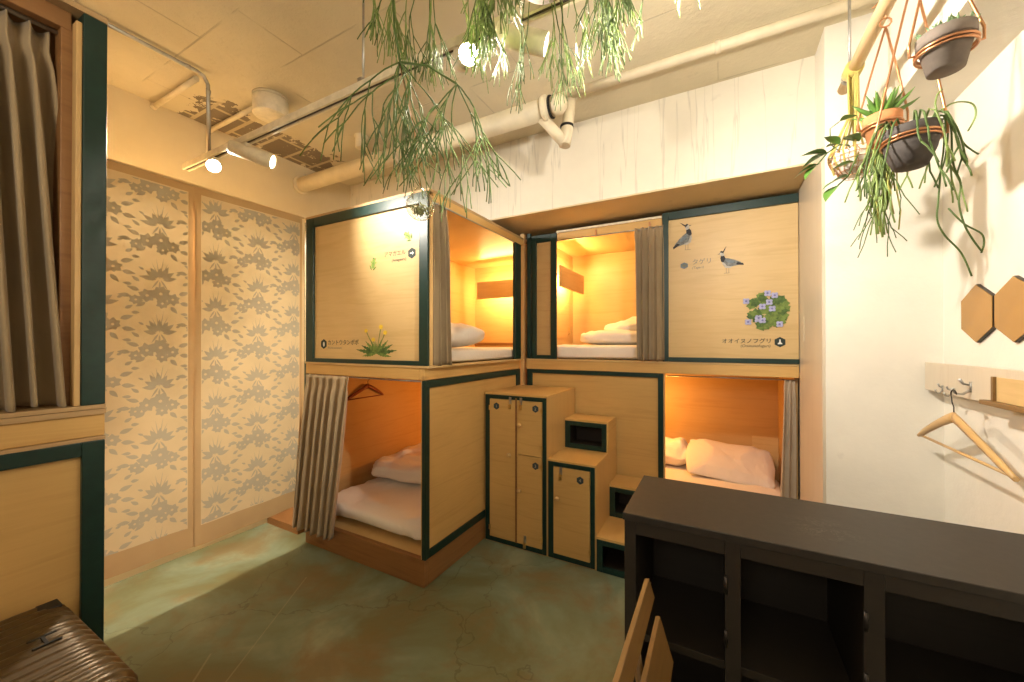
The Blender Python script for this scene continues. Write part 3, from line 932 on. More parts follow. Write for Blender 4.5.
light('lower_berth_light', 'POINT', (-0.50, 3.2, 0.85), 10, (1.0, 0.46, 0.10), parent=Bk, shadow_soft_size=0.06)

PB = BY0 + 0.0052
def ell(m, cx, cz, rx, rz, a, y, mi, n=20):
    ca, sa = math.cos(R(a)), math.sin(R(a))
    m.poly([(cx + rx * math.cos(2 * math.pi * i / n) * ca - rz * math.sin(2 * math.pi * i / n) * sa, y,
             cz + rx * math.cos(2 * math.pi * i / n) * sa + rz * math.sin(2 * math.pi * i / n) * ca) for i in range(n)], mi)

def lapwing(cx, cz, s, face, lean):
    """standing bird; face=+1 looks right"""
    m = MB()
    y = [PB]
    def Y_():
        y[0] -= 0.00006
        return y[0]
    def P(pts, mi):
        m.poly([(cx + face * s * (px * .92 * math.cos(lean) - pz * 1.3 * math.sin(lean)), Y0, cz + s * (px * .92 * math.sin(lean) + pz * 1.3 * math.cos(lean))) for px, pz in pts], mi)
    Y0 = Y_()
    for lx in (-.06, .12):                      # legs are drawn upright
        m.poly([(cx + face * s * (lx - .02), Y0, cz - s * .30), (cx + face * s * (lx + .02), Y0, cz - s * .30), (cx + face * s * (lx + .02), Y0, cz - s * .82), (cx + face * s * (lx - .02), Y0, cz - s * .82)], 2)
        m.poly([(cx + face * s * (lx - .04), Y0, cz - s * .80), (cx + face * s * (lx + .18), Y0, cz - s * .82), (cx + face * s * (lx + .18), Y0, cz - s * .86), (cx + face * s * (lx - .04), Y0, cz - s * .85)], 2)
    Y0 = Y_()
    P([(.50, .28), (.42, -.06), (.20, -.30), (-.15, -.34), (-.45, -.20), (-.3, 0), (.1, .2)], 3)      # white belly
    Y0 = Y_()
    P([(-1.15, -.20), (-.95, -.02), (-.5, .16), (-.1, .27), (.30, .34), (.42, .22), (.30, .02), (.05, -.20), (-.40, -.24), (-.8, -.20)], 0)  # back and wing
    Y0 = Y_()
    P([(-1.2, -.24), (-1.16, -.12), (-.75, -.02), (-.60, -.14), (-.85, -.2)], 1)                           # dark tail
    Y0 = Y_()
    P([(.18, .30), (.28, .50), (.50, .52), (.58, .34), (.52, .12), (.36, .06), (.26, .16)], 1)            # black breast
    Y0 = Y_()
    P([(.26, .48), (.28, .66), (.40, .76), (.54, .74), (.62, .64), (.56, .52), (.42, .46)], 3)            # face
    Y0 = Y_()
    P([(.28, .62), (.34, .76), (.50, .80), (.60, .72), (.46, .68)], 1)
    P([(.60, .66), (.80, .60), (.61, .60)], 1)
    Y0 = Y_()
    P([(.36, .74), (.22, .92), (.06, 1.06), (.18, .86), (.28, .70)], 1)                                    # crest
    Y0 = Y_()
    P([(-.55, .06), (-.1, .18), (.2, .2), (0, .02), (-.4, -.06)], 4)
    m.build('lapwing_print', ['ink_bird', 'ink_birdblack', 'ink_leg', 'ink_pale', 'ink_blue'], pan2, label='printed lapwing with a pointed crest')

lapwing(-0.190, 2.046, 0.088, 1, R(22))
lapwing(0.052, 1.862, 0.078, -1, R(-2))

def speedwell():
    m = MB()
    rnd = random.Random(4)
    y = PB
    cx, cz = 0.258, 1.545
    for i in range(95):
        a = rnd.uniform(0, 360)
        rr = rnd.uniform(0, 1) ** 0.6
        x, z = cx + rr * 0.098 * math.cos(R(a)), cz + rr * 0.105 * math.sin(R(a))
        y -= 0.00005
        n = 11
        s = rnd.uniform(.019, .030)
        o0 = rnd.uniform(0, 360)
        m.poly([(x + s * (1 if k % 2 else .7) * math.cos(R(o0 + k * 360 / n / 1)), y, z + s * (1 if k % 2 else .72) * math.sin(R(o0 + k * 360 / n))) for k in range(n)], 0 if rnd.random() < .55 else 1)
    for (x, z) in ((.235, 1.575), (.150, 1.612), (.262, 1.655), (.298, 1.640), (.285, 1.560), (.212, 1.497), (.235, 1.490), (.160, 1.482), (.322, 1.465), (.215, 1.505), (.27, 1.60)):
        for k in range(4):
            y -= 0.00005
            ell(m, x + .010 * math.cos(R(45 + 90 * k)), z + .010 * math.sin(R(45 + 90 * k)), .011, .0095, 45 + 90 * k, y, 2)
        y -= 0.00005
        ell(m, x, z, .006, .006, 0, y, 3)
    m.build('speedwell_print', ['ink_leaf', 'ink_leaf2', 'ink_lilac', 'ink_purple'], pan2, label='printed clump of pale blue speedwell flowers')
speedwell()
hexagon(-0.203, 1.868, 0.026, PB - 0.0001, pan2, ('ink_blue', 'ink_soft'), 'oval', squash=.85)
text('タゲリ', 0.040, (-0.156, PB - 0.0001, 1.872), '-Y', 'ink_soft', pan2)
text('(Tageri)', 0.022, (-0.156, PB - 0.0001, 1.842), '-Y', 'ink_soft', pan2, shear=0.2)
text('オオイヌノフグリ', 0.0335, (0.016, PB - 0.0001, 1.352), '-Y', 'ink', pan2, thick=0.00025)
text('(Ooinunofuguri)', 0.024, (0.118, PB - 0.0001, 1.326), '-Y', 'ink', pan2, shear=0.2)
hexagon(0.324, 1.357, 0.031, PB - 0.0001, pan2, ('ink', 'ink_white'), 'bell')

# ================================================================== NEAR-LEFT BERTH BLOCK
NX = -1.43
Lk = thing('bunk_bed', 'nearest bunk block at the left edge with long curtain over its upper berth', 'bunk bed', (-2.1, -0.5, 0))
NY0, NY1 = -1.6, 0.387
B(NX - 0.04, NX, NY0, NY1, 0, 0.12).build('plinth', 'plinth', Lk)
B(NX - 0.04, NX, NY0, NY1, 1.108, 1.165, bev=0.003).build('front_rail', 'pine_y', Lk, label='knotty pine rail between lower and upper berth')
mb = MB()
mb.box(NX - 0.05, NX + 0.006, NY0, NY1, 1.1655, 1.1785)
mb.box(NX - 0.05, NX + 0.004, NY0, NY1, 1.180, 1.190)
mb.box(-2.98, NX - 0.051, NY0, NY1, 1.166, 1.190)
mb.box(NX - 0.03, NX + 0.003, NY0, NY1, 1.098, 1.1075)
mb.build('upper_deck', 'edge', Lk)
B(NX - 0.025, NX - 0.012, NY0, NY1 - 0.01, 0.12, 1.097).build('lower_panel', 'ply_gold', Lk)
frame_x(NY0, NY1, 0.0, 1.097, NX - 0.011, NX + 0.002, 0.045, 0.042, 0.036, 0.05).build('lower_frame', 'green', Lk, label='dark green frame round the lower panel')
B(NX - 0.06, NX + 0.002, 0.343, NY1, 1.1905, 2.196, bev=0.002).build('end_stile', 'green', Lk)
mb = MB()
mb.box(NX - 0.030, NX - 0.002, 0.331, 0.3425, 1.1905, 2.17, bev=0.002)
mb.build('inner_jamb', 'pine_z', Lk)
B(NX - 0.09, NX - 0.032, 0.312, 0.3425, 1.1905, 2.17, bev=0.002).build('recessed_jamb', 'plinth', Lk)  # darker wood paints in the shade on the recessed jamb
B(NX - 0.058, NX - 0.030, NY0, 0.330, 2.150, 2.196, bev=0.002).build('header', 'plinth', Lk)  # dark colour stands in for the shade on this header
B(-2.98, NX + 0.002, NY0, NY1, 2.197, 2.212).build('roof_panel', 'edge', Lk)
B(-2.98, NX - 0.061, NY1 - 0.02, NY1, 0.0, 2.196).build('end_panel', 'ply_v', Lk)
B(-2.98, -2.965, NY0, NY1 - 0.021, 0.0, 2.196).build('back_panel', 'ply_dark', Lk)
MB().tube([(NX - 0.06, NY0, 2.145), (NX - 0.06, 0.316, 2.145)], 0.006).build('curtain_rod', 'steel', Lk)

# ================================================================== CURTAINS
c = curtain('curtain', 'curtain', (-1.495, -0.20), (-1.500, 0.292), 1.195, 2.140, 14, 0.034, a2=(-1.480, -0.20), b2=(-1.462, 0.345), seed=3, nv=56)
tag(c, 'long taupe curtain closing the nearest left upper berth', 'curtain')
c = curtain('curtain', 'curtain', (-1.412, 1.672), (-1.408, 1.800), 1.226, 2.150, 3, 0.026, a2=(-1.405, 1.665), b2=(-1.398, 1.815), seed=5)
tag(c, 'taupe curtain tied back at the corner beside the dandelion panel', 'curtain')
c = curtain('curtain', 'curtain', (-2.462, 1.640), (-2.045, 1.632), 0.115, 1.140, 6, 0.034, a2=(-2.520, 1.600), b2=(-2.150, 1.600), seed=8)
tag(c, 'taupe curtain half drawn across the lower berth beside the floral cloth', 'curtain')
c = curtain('curtain', 'curtain', (-0.525, 2.786), (-0.338, 2.786), 1.232, 2.155, 4, 0.028, a2=(-0.505, 2.770), b2=(-0.335, 2.770), seed=11)
tag(c, 'taupe curtain gathered beside the lapwing panel', 'curtain')
c = curtain('curtain', 'curtain_pale', (0.345, 2.835), (0.398, 2.835), 0.30, 1.128, 2, 0.020, a2=(0.318, 2.845), b2=(0.398, 2.845), seed=13)
tag(c, 'pale curtain bunched at the right end of the lower back berth', 'curtain')

# ================================================================== BEDDING
def mattress(x0, x1, y0, y1, z0, z1, label, seed, rough=0.008):
    m = cushion(((x0 + x1) / 2, (y0 + y1) / 2, (z0 + z1) / 2), ((x1 - x0) / 2, (y1 - y0) / 2, (z1 - z0) / 2), 0.28, 0.16, rough, seed, nu=96, nv=24)
    o = m.build('mattress', 'linen', base=True)
    return tag(o, label, 'mattress')

mattress(-2.35, -1.445, 1.70, 3.20, 1.2262, 1.312, 'white mattress in the upper berth behind the dandelion panel', 1)
m = cushion((-1.93, 2.56, 0.232), (0.475, 0.855, 0.080), 0.55, 0.28, 0.012, 2, nu=110, nv=36)
tag(m.build('mattress', 'linen', base=True), 'white futon in the lower berth behind the half drawn curtain', 'mattress')
mattress(-1.235, 0.38, 2.850, 3.56, 1.2285, 1.336, 'white mattress in the upper back berth', 3)
mattress(-1.32, 0.385, 2.87, 3.57, 0.1515, 0.36, 'white mattress in the lower back berth', 4)

def soft(name, label, cat, c, half, **kw):
    m = cushion(c, half, **kw)
    return tag(m.build(name, 'linen', base=True), label, cat)

soft('folded_quilt', 'rolled white quilt on the upper corner berth beside the tied back curtain', 'quilt', (-1.80, 2.22, 1.405), (0.30, 0.26, 0.088), e1=0.8, e2=0.6, rough=0.018, seed=5)
soft('folded_quilt', 'folded white quilt at the back of the lower corner berth', 'quilt', (-2.06, 2.42, 0.385), (0.37, 0.34, 0.080), e1=0.7, e2=0.35, rough=0.022, seed=6, rotz=R(4))
soft('pillow', 'white pillow lying on the folded quilt of the lower corner berth', 'pillow', (-1.84, 2.62, 0.520), (0.30, 0.21, 0.062), e1=0.8, e2=0.5, rough=0.014, seed=7, rotz=R(3))
soft('folded_quilt', 'folded white quilt beside the taupe curtain of the upper back berth', 'quilt', (-0.60, 3.22, 1.395), (0.42, 0.26, 0.062), e1=0.6, e2=0.4, rough=0.016, seed=9)
soft('pillow', 'white pillow on the folded quilt of the upper back berth', 'pillow', (-0.50, 3.27, 1.505), (0.34, 0.20, 0.066), e1=0.85, e2=0.55, rough=0.014, seed=10, tilt=(R(6), R(-6)))
soft('pillow', 'plump white pillow leaning at the back wall of the lower back berth', 'pillow', (0.06, 3.32, 0.462), (0.29, 0.19, 0.062), e1=1.2, e2=0.22, rough=0.012, seed=12, tilt=(R(30), R(6)))
soft('crumpled_sheet', 'crumpled white sheet heaped left of the leaning pillow', 'sheet', (-0.34, 3.42, 0.452), (0.15, 0.15, 0.10), e1=1.1, e2=0.6, rough=0.04, seed=14)

# ================================================================== FLORAL CLOTH (NOREN)
NRX = -2.5
No = thing('noren_curtain', 'cream door cloth with taupe floral print hanging at the left', 'noren', (NRX, 1.0, 0.25))
def ripple(y, z):
    t = (2.2 - z) / 2.0
    return 0.004 * math.sin(y * 9 + 1) + t * (0.012 * math.sin(y * 7.5 + 0.6) + 0.006 * math.sin(y * 19))
def hemz(y):
    return 0.255 + 0.006 * math.sin(y * 8 + 1.2)

def motif(rnd):
    """spray of leaves over clumps of peony, as 2-D outlines"""
    out = []
    def leaf(cx, cz, ang, ln, wd):
        out.append([(p[0], p[2]) for p in leafpoly(cx, cz, R(ang), ln, wd, 5)])
    def flower(cx, cz, r, n=7):
        o0 = rnd.uniform(0, 360)
        for k in range(n):
            a = o0 + 360 * k / n
            leaf(cx + .16 * r * math.cos(R(a)), cz + .16 * r * math.sin(R(a)), a, r * rnd.uniform(.8, 1.05), r * .44)
    for a in (12, 38, 64, 90, 118, 145, 172):
        leaf(.012 * math.cos(R(a)), .045 + .012 * math.sin(R(a)), a + rnd.uniform(-6, 6), rnd.uniform(.045, .062), .0115)
    for dx, dz in ((-.02, .0), (.02, .0), (.0, -.005)):
        leaf(dx * .2, .045 + dz, 270 + dx * 1500, .05, .004)
    for a, l in ((82, .105), (98, .095), (68, .085), (112, .08)):
        leaf(0, .05, a, l, .0018)
    flower(.004, -.018, .036, 8)
    flower(.048, -.040, .026)
    flower(-.044, -.030, .030)
    flower(-.082, -.052, .022)
    flower(.010, -.062, .024)
    for (x, z, a, l, w_) in ((-.07, -.010, 160, .045, .010), (-.10, -.035, 178, .04, .010), (-.05, -.060, 215, .04, .010), (.07, -.015, 20, .045, .011), (.075, -.055, -10, .045, .011), (.04, -.075, -50, .04, .010),
                             (.085, .03, 35, .030, .008), (.105, .015, 0, .028, .008), (-.07, .03, 140, .034, .008), (-.095, .015, 175, .03, .008), (.06, .075, 30, .022, .006), (.085, .085, 10, .02, .006), (-.055, .085, 150, .022, .005)):
        leaf(x, z, a, l, w_)
    return out

def noren_panel(y0, y1, seed, bl, br, dx=0.0):
    rnd = random.Random(seed)
    m = MB()
    zt = 2.205
    ys = [y0] + ([y0 + bl] if bl else []) + [y0 + (bl or 0) + (y1 - y0 - (bl or 0) - (br or 0)) * i / 22 for i in range(1, 23)] + ([y1] if br else [])
    if not br:
        ys[-1] = y1
    zs = [0, .055] + [.055 + (1 - .055 - .022) * i / 34 for i in range(1, 35)] + [1]
    g = []
    for y in ys:
        zb = hemz(y)
        g.append([m.bm.verts.new((NRX + dx + ripple(y, zb + (zt - zb) * t), y, zb + (zt - zb) * t)) for t in zs])
    for i in range(len(ys) - 1):
        for j in range(len(zs) - 1):
            f = m.bm.faces.new((g[i][j], g[i + 1][j], g[i + 1][j + 1], g[i][j + 1]))
            band = j == 0 or j == len(zs) - 2 or (bl and i == 0) or (br and i == len(ys) - 2)
            f.material_index = 1 if band else 0
            f.smooth = True
    k = 0
    lo, hi = y0 + (bl or 0) + .003, y1 - (br or 0) - .003
    off = 0.0
    for col in range(6):
        cy = 0.42 + col * 0.225 + (0.02 if y0 > 1 else 0)
        for row in range(9):
            cz = 0.26 + row * 0.272 + (0.136 if col % 2 else 0)
            for pl in motif(rnd):
                off += 0.0000004
                k += 1
                q = [(cy + a * 1.12, cz + b_ * 1.1) for a, b_ in pl]
                q = [(min(max(a, lo), hi), min(max(b_, 0.365), 2.155)) for a, b_ in q]
                if max(a for a, _ in q) - min(a for a, _ in q) < .004 or max(b_ for _, b_ in q) - min(b_ for _, b_ in q) < .0025:
                    continue
                m.poly([(NRX + dx + ripple(a, b_) + 0.0004 + (k % 9) * 0.00003, a, b_) for a, b_ in q], 2)
    o = m.build('cloth_panel', ['noren', 'noren_band', 'noren_print'], No, fixn=False)
    return o
noren_panel(0.395, 1.024, 1, 0, 0.034)
noren_panel(1.015, 1.622, 2, 0.030, 0.014, 0.007)
MB().tube([(NRX, 0.39, 2.205), (NRX, 1.64, 2.205)], 0.007).build('hanging_rod', 'pole', No)

# ================================================================== LOCKER STAIR
def cab_door(parent, x0, x1, z0, z1, y, hinge_right, knob, number, lock=None, lock_z=None):
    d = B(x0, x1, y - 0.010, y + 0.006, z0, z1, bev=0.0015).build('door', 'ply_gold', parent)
    kx, kz = knob
    MB().lathe((kx, y - 0.010, kz), [(0.0045, 0), (0.0045, 0.010), (0.012, 0.014), (0.0145, 0.021), (0.012, 0.029), (0.005, 0.032)], 16, axis=(0, -1, 0)).build('knob', 'hanger_wood', d)
    px, pz, body = number
    pl = MB()
    pl.prism([(px + .024 * math.cos(R(60 * i + 90)), y - 0.0102, pz + .024 * math.sin(R(60 * i + 90))) for i in range(6)], (0, -0.0015, 0))
    pl.build('number_plate', 'plate', d, label='hexagonal number plate')
    text(body, 0.026, (px, y - 0.0119, pz - 0.009), '-Y', 'ink_pale', d, name='numeral', align='CENTER')
    hx = x1 - 0.002 if hinge_right else x0 + 0.002
    for hz in (z0 + 0.06, z1 - 0.06):
        B(hx - 0.008, hx + 0.008, y - 0.0135, y - 0.0102, hz - 0.017, hz + 0.017, bev=0.001).build('hinge', 'brass', d)
    if lock:
        lx = lock
        lz = lock_z
        m = MB()
        m.box(lx - 0.009, lx + 0.009, y - 0.0135, y - 0.0102, lz - 0.03, lz + 0.018, bev=0.001)
        m.box(lx - 0.006, lx + 0.006, y - 0.0175, y - 0.0136, lz - 0.008, lz + 0.010, bev=0.001)
        m.build('hasp', 'steel', d)
        m = MB()
        m.box(lx - 0.009, lx + 0.009, y - 0.026, y - 0.016, lz - 0.060, lz - 0.036, bev=0.002)
        m.tube([(lx - 0.006, y - 0.021, lz - 0.037), (lx - 0.006, y - 0.021, lz - 0.022), (lx, y - 0.021, lz - 0.016), (lx + 0.006, y - 0.021, lz - 0.022), (lx + 0.006, y - 0.021, lz - 0.037)], 0.0016, 6)
        m.build('padlock', 'brass', d)
    return d

SY = 2.255
def cabinet(name, label, x0, x1, z1):
    t = thing(name, label, 'locker', ((x0 + x1) / 2, 2.52, 0))
    B(x0, x0 + 0.014, SY + 0.001, 2.785, 0, z1 - 0.0125).build('side_panel', 'ply_v', t)
    B(x1 - 0.014, x1, SY + 0.001, 2.785, 0, z1 - 0.0125).build('side_panel', 'ply_v', t)
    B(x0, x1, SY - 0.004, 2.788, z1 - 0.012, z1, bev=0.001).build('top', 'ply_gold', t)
    B(x0 + 0.014, x1 - 0.014, 2.77, 2.784, 0.012, z1 - 0.0125).build('back_panel', 'ply', t)
    B(x0 + 0.014, x1 - 0.014, SY, 2.769, 0.0, 0.012).build('bottom', 'edge', t)
    frame_y(x0 + 0.005, x1 - 0.005, 0.006, z1 - 0.0125, SY - 0.005, SY + 0.012, 0.034, 0.026, 0.026, 0.030).build('front_frame', 'green', t, label='dark green front frame')
    return t

t = cabinet('locker', 'tall three-door plywood locker standing in the corner of the two bunk blocks', -1.424, -0.960, 1.013)
B(-1.1835, -1.1725, SY - 0.012, SY - 0.0052, 0.040, 0.986).build('centre_strip', 'plinth', t)
cab_door(t, -1.382, -1.184, 0.039, 0.972, SY + 0.002, False, (-1.223, 0.612), (-1.328, 0.925, '1'), -1.222, 0.975)
cab_door(t, -1.172, -0.994, 0.622, 0.972, SY + 0.002, True, (-1.146, 0.817), (-1.038, 0.928, '2'), -1.142, 0.975)
cab_door(t, -1.172, -0.994, 0.039, 0.618, SY + 0.002, True, (-1.146, 0.390), (-1.038, 0.562, '3'), -1.112, 0.082)
t = cabinet('locker', 'low one-door plywood locker standing right of the tall locker', -0.957, -0.648, 0.620)
cab_door(t, -0.915, -0.682, 0.039, 0.578, SY + 0.002, True, (-0.882, 0.389), (-0.741, 0.520, '4'), -0.865, 0.566)

def niche(label, x0, x1, y0, y1, z0, z1):
    t = thing('step_box', label, 'step box', ((x0 + x1) / 2, (y0 + y1) / 2, z0), 'open box steps of the locker stair')
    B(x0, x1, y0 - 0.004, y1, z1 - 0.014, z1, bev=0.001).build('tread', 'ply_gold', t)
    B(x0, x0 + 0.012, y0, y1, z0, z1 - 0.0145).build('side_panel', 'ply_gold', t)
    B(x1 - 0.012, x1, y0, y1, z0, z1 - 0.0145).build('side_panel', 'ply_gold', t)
    B(x0 + 0.012, x1 - 0.012, y0 + 0.012, y1, z0, z0 + 0.012).build('bottom', 'dark_inside', t)
    B(x0 + 0.012, x1 - 0.012, y1 - 0.012, y1, z0 + 0.012, z1 - 0.0145).build('back_panel', 'dark_inside', t)
    B(x0 + 0.0121, x0 + 0.0165, y0 + 0.0125, y1 - 0.0125, z0 + 0.0125, z1 - 0.015).build('lining', 'dark_inside', t)
    B(x1 - 0.0165, x1 - 0.0121, y0 + 0.0125, y1 - 0.0125, z0 + 0.0125, z1 - 0.015).build('lining', 'dark_inside', t)
    frame_y(x0 + 0.004, x1 - 0.012, z0 + 0.001, z1 - 0.0145, y0 - 0.005, y0 + 0.012, 0.036, 0.032, 0.030, 0.032).build('front_frame', 'green', t, label='dark green front frame')
    return t
niche('open box step on the back of the low locker', -0.958, -0.650, 2.563, 2.785, 0.6205, 0.823)
niche('lowest open box step on the floor beside the low locker', -0.646, -0.335, 2.256, 2.785, 0.0, 0.203)
niche('open box step stacked on the lowest step beside the low locker', -0.646, -0.335, 2.563, 2.785, 0.2035, 0.413)

# ================================================================== BLACK SHELF COUNTER
Ct = thing('shelf_counter', 'black open shelf unit with flat top in the right foreground', 'shelf unit', (0.27, 1.34, 0))
CX0, CX1, CY0, CY1, CZ = -0.252, 0.800, 1.160, 1.525, 0.850
B(CX0, CX1, CY0, CY1, CZ - 0.022, CZ, bev=0.002).build('top', 'counter_top', Ct)
for x0, x1, nm in ((CX0 + 0.004, CX0 + 0.036, 'side_panel'), (0.012, 0.048, 'divider'), (0.292, 0.328, 'divider'), (CX1 - 0.036, CX1 - 0.004, 'side_panel')):
    B(x0, x1, CY0 + 0.004, CY1 - 0.004, 0, CZ - 0.0225, bev=0.001).build(nm, 'black_wood', Ct)
B(CX0 + 0.036, CX1 - 0.036, CY1 - 0.016, CY1 - 0.004, 0.0, CZ - 0.0225).build('back_panel', 'black_wood', Ct)
for x0, x1 in ((CX0 + 0.0365, 0.0115), (0.0485, 0.2915), (0.3285, CX1 - 0.0365)):
    B(x0, x1, CY0 + 0.03, CY1 - 0.017, 0.47, 0.492, bev=0.001).build('shelf', 'black_wood', Ct)
    B(x0, x1, CY0 + 0.006, CY1 - 0.017, 0.05, 0.072).build('shelf', 'black_wood', Ct)
    B(x0, x1, CY0 + 0.004, CY0 + 0.02, CZ - 0.058, CZ - 0.0225).build('top_rail', 'black_wood', Ct)
for x in (0.014, 0.294):
    for z in (0.715, 0.575):
        MB().tube([(x, CY0 - 0.001, z - 0.022), (x, CY0 - 0.001, z + 0.022)], 0.0045, 8).build('hinge', 'dark_steel', Ct)

# ================================================================== WOODEN CHAIRS
def copy_tree(o, parent=None):
    c = o.copy()
    COL.objects.link(c)
    if parent is not None:
        c.parent = parent
    for ch in list(o.children):
        copy_tree(ch, c)
    return c

def chair(label):
    t = thing('wooden_chair', label, 'chair', (0.03, 0.62, 0))
    sl = Vector((0.30, 0, -1)).normalized()         # back leans
    nb = Vector((1, 0, 0.30)).normalized()
    top = Vector((-0.150, 0.62, 0.800))
    for d0, hgt in ((0.0, 0.043), (0.083, 0.10)):
        cc = top + sl * (d0 + hgt / 2)
        MB().obox((cc.x, 0.62, cc.z), nb * 0.0055, (0, 0.325, 0), sl * (hgt / 2), bev=0.0015).build('back_slat', 'oak', t)
    for y in (0.44, 0.80):
        p0 = top - nb * 0.0135 + sl * 0.030
        p1 = top - nb * 0.018 + sl * 0.86
        p1 = Vector((p0.x + 0.07, y, 0.0))
        MB().tube([(p0.x, y, p0.z), (p0.x + 0.052, y, 0.45), (p0.x + 0.03, y, 0.0)], [0.008, 0.013, 0.012], 10).build('rear_leg', 'oak', t)
        MB().tube([(0.27, y, 0.435), (0.285, y, 0.0)], [0.015, 0.011], 10).build('front_leg', 'oak', t)
        MB().tube([(-0.10, y, 0.22), (0.277, y, 0.22)], 0.008, 8).build('stretcher', 'oak', t)
    B(-0.11, 0.30, 0.41, 0.83, 0.436, 0.456, bev=0.006).build('seat', 'oak', t)
    return t
chair('oak slat-back chair in front of the left end of the black shelf unit')

# ================================================================== SUITCASE
Sc = thing('suitcase', 'bronze ribbed hard-shell suitcase standing in the bottom left corner', 'suitcase', (-1.16, 0.13, 0))
SX0, SX1, SYc, SZc, HY, HZ = -1.424, -0.93, 0.165, 0.395, 0.150, 0.350
def rrect(t, hy, hz, r):
    """point on a rounded rectangle, t in 0..1"""
    segs = []
    P_ = 2 * (2 * (hy - r) + 2 * (hz - r)) + 2 * math.pi * r
    P_ = 4 * (hy - r) + 4 * (hz - r) + 2 * math.pi * r
    s = t * P_
    L1, L2, A_ = 2 * (hz - r), 2 * (hy - r), math.pi * r / 2
    for (ln, kind) in ((L1, 0), (A_, 1), (L2, 2), (A_, 3), (L1, 4), (A_, 5), (L2, 6), (A_, 7)):
        if s <= ln + 1e-12:
            break
        s -= ln
    if kind == 0: return hy, -hz + r + s
    if kind == 2: return hy - r - s, hz
    if kind == 4: return -hy, hz - r - s
    if kind == 6: return -hy + r + s, -hz
    a = s / r
    cy, cz, a0 = {1: (hy - r, hz - r, 0), 3: (-hy + r, hz - r, math.pi / 2), 5: (-hy + r, -hz + r, math.pi), 7: (hy - r, -hz + r, 1.5 * math.pi)}[kind]
    return cy + r * math.cos(a0 + a), cz + r * math.sin(a0 + a)
def shell(u, v):
    x = SX0 + (SX1 - SX0) * v
    e = min(v, 1 - v) * (SX1 - SX0)
    rr = 0.055
    sh = 0 if e > rr else rr - math.sqrt(max(0, rr * rr - (rr - e) ** 2))
    ph = (v * (SX1 - SX0)) / 0.030
    rib = 0.0055 * (abs(math.sin(math.pi * ph)) ** 0.7) if 0.05 < v < 0.95 else 0
    hy, hz = HY - sh + rib - 0.005, HZ - sh + rib - 0.005
    y, z = rrect(u, hy, hz, max(0.015, 0.045 - sh * 0.6))
    return Vector((x, SYc + y, SZc + z))
mb = MB()
g = mb.grid(96, 130, shell, closed_u=True)
for rg in (0, -1):
    f = mb.bm.faces.new([g[i][rg] for i in range(96)])
mb.build('shell', 'suitcase', Sc)
MB().box(-1.385, -1.345, 0.262, 0.296, 0.738, 0.7450, bev=0.002).build('handle_recess', 'rubber', Sc, label='black recess at the top corner')
mb = MB()
mb.box(-1.232, -1.226, 0.222, 0.262, 0.735, 0.7470, bev=0.001)
mb.box(-1.2255, -1.196, 0.239, 0.245, 0.735, 0.7470, bev=0.001)
mb.box(-1.1955, -1.190, 0.222, 0.262, 0.735, 0.7470, bev=0.001)
mb.build('latch', 'rubber', Sc, label='black latch on the rim')
MB().tube([(-1.28, 0.06, 0.738), (-1.28, 0.06, 0.758), (-1.04, 0.06, 0.758), (-1.04, 0.06, 0.738)], 0.010, 8).build('carry_handle', 'rubber', Sc)
for x in (-1.35, -0.99):
    for y in (0.06, 0.24):
        MB().lathe((x - 0.012, y, 0.026), [(0.006, 0), (0.025, 0.002), (0.025, 0.022), (0.006, 0.024)], 16, axis=(1, 0, 0)).build('wheel', 'rubber', Sc)

# ================================================================== RIGHT WALL: rack, hanger, mirrors
Wr = thing('wall_rack', 'plywood coat rack board with open cubby on the white right wall', 'coat rack', (0.78, 1.5, 1.15))
B(0.750, 0.772, 0.6, 2.210, 1.160, 1.272, bev=0.001).build('back_board', 'reveal', Wr)
for y in (0.75, 1.4, 2.0):
    B(0.7725, 0.8095, y, y + 0.05, 1.175, 1.262).build('spacer', 'ply', Wr)
cub = MB()
cub.box(0.728, 0.7495, 0.60, 1.782, 1.158, 1.172, bev=0.001)
cub.box(0.741, 0.7495, 1.742, 1.754, 1.1725, 1.247, bev=0.001)
cub.box(0.741, 0.7495, 1.05, 1.062, 1.1725, 1.247, bev=0.001)
cub.build('cubby', 'oak', Wr, label='brown open cubby ledge')
B(0.7475, 0.7498, 1.063, 1.7395, 1.1725, 1.246).build('cubby_back', 'ply', Wr)
def hook(y, z, s=1.0, e=1.0):
    X_ = lambda d: 0.7495 - d * e
    m = MB()
    m.tube([(0.7495, y, z + 0.020 * s), (0.7495, y, z - 0.016 * s)], 0.005 * s, 8)
    m.tube([(X_(.001), y, z + 0.008 * s), (X_(.018), y, z + 0.012 * s), (X_(.028), y, z + 0.028 * s)], [0.004 * s, 0.004 * s, 0.0055 * s], 8)
    m.tube([(X_(.001), y, z - 0.008 * s), (X_(.020), y, z - 0.024 * s), (X_(.036), y, z - 0.022 * s), (X_(.044), y, z - 0.004 * s)], [0.004 * s, 0.004 * s, 0.004 * s, 0.0055 * s], 8)
    m.build('hook', 'steel', Wr, label='small metal coat hook')
hook(2.067, 1.176, .7, .45)
hook(2.005, 1.172, .7, .45)
hook(1.880, 1.200, 1.0, 1.0)

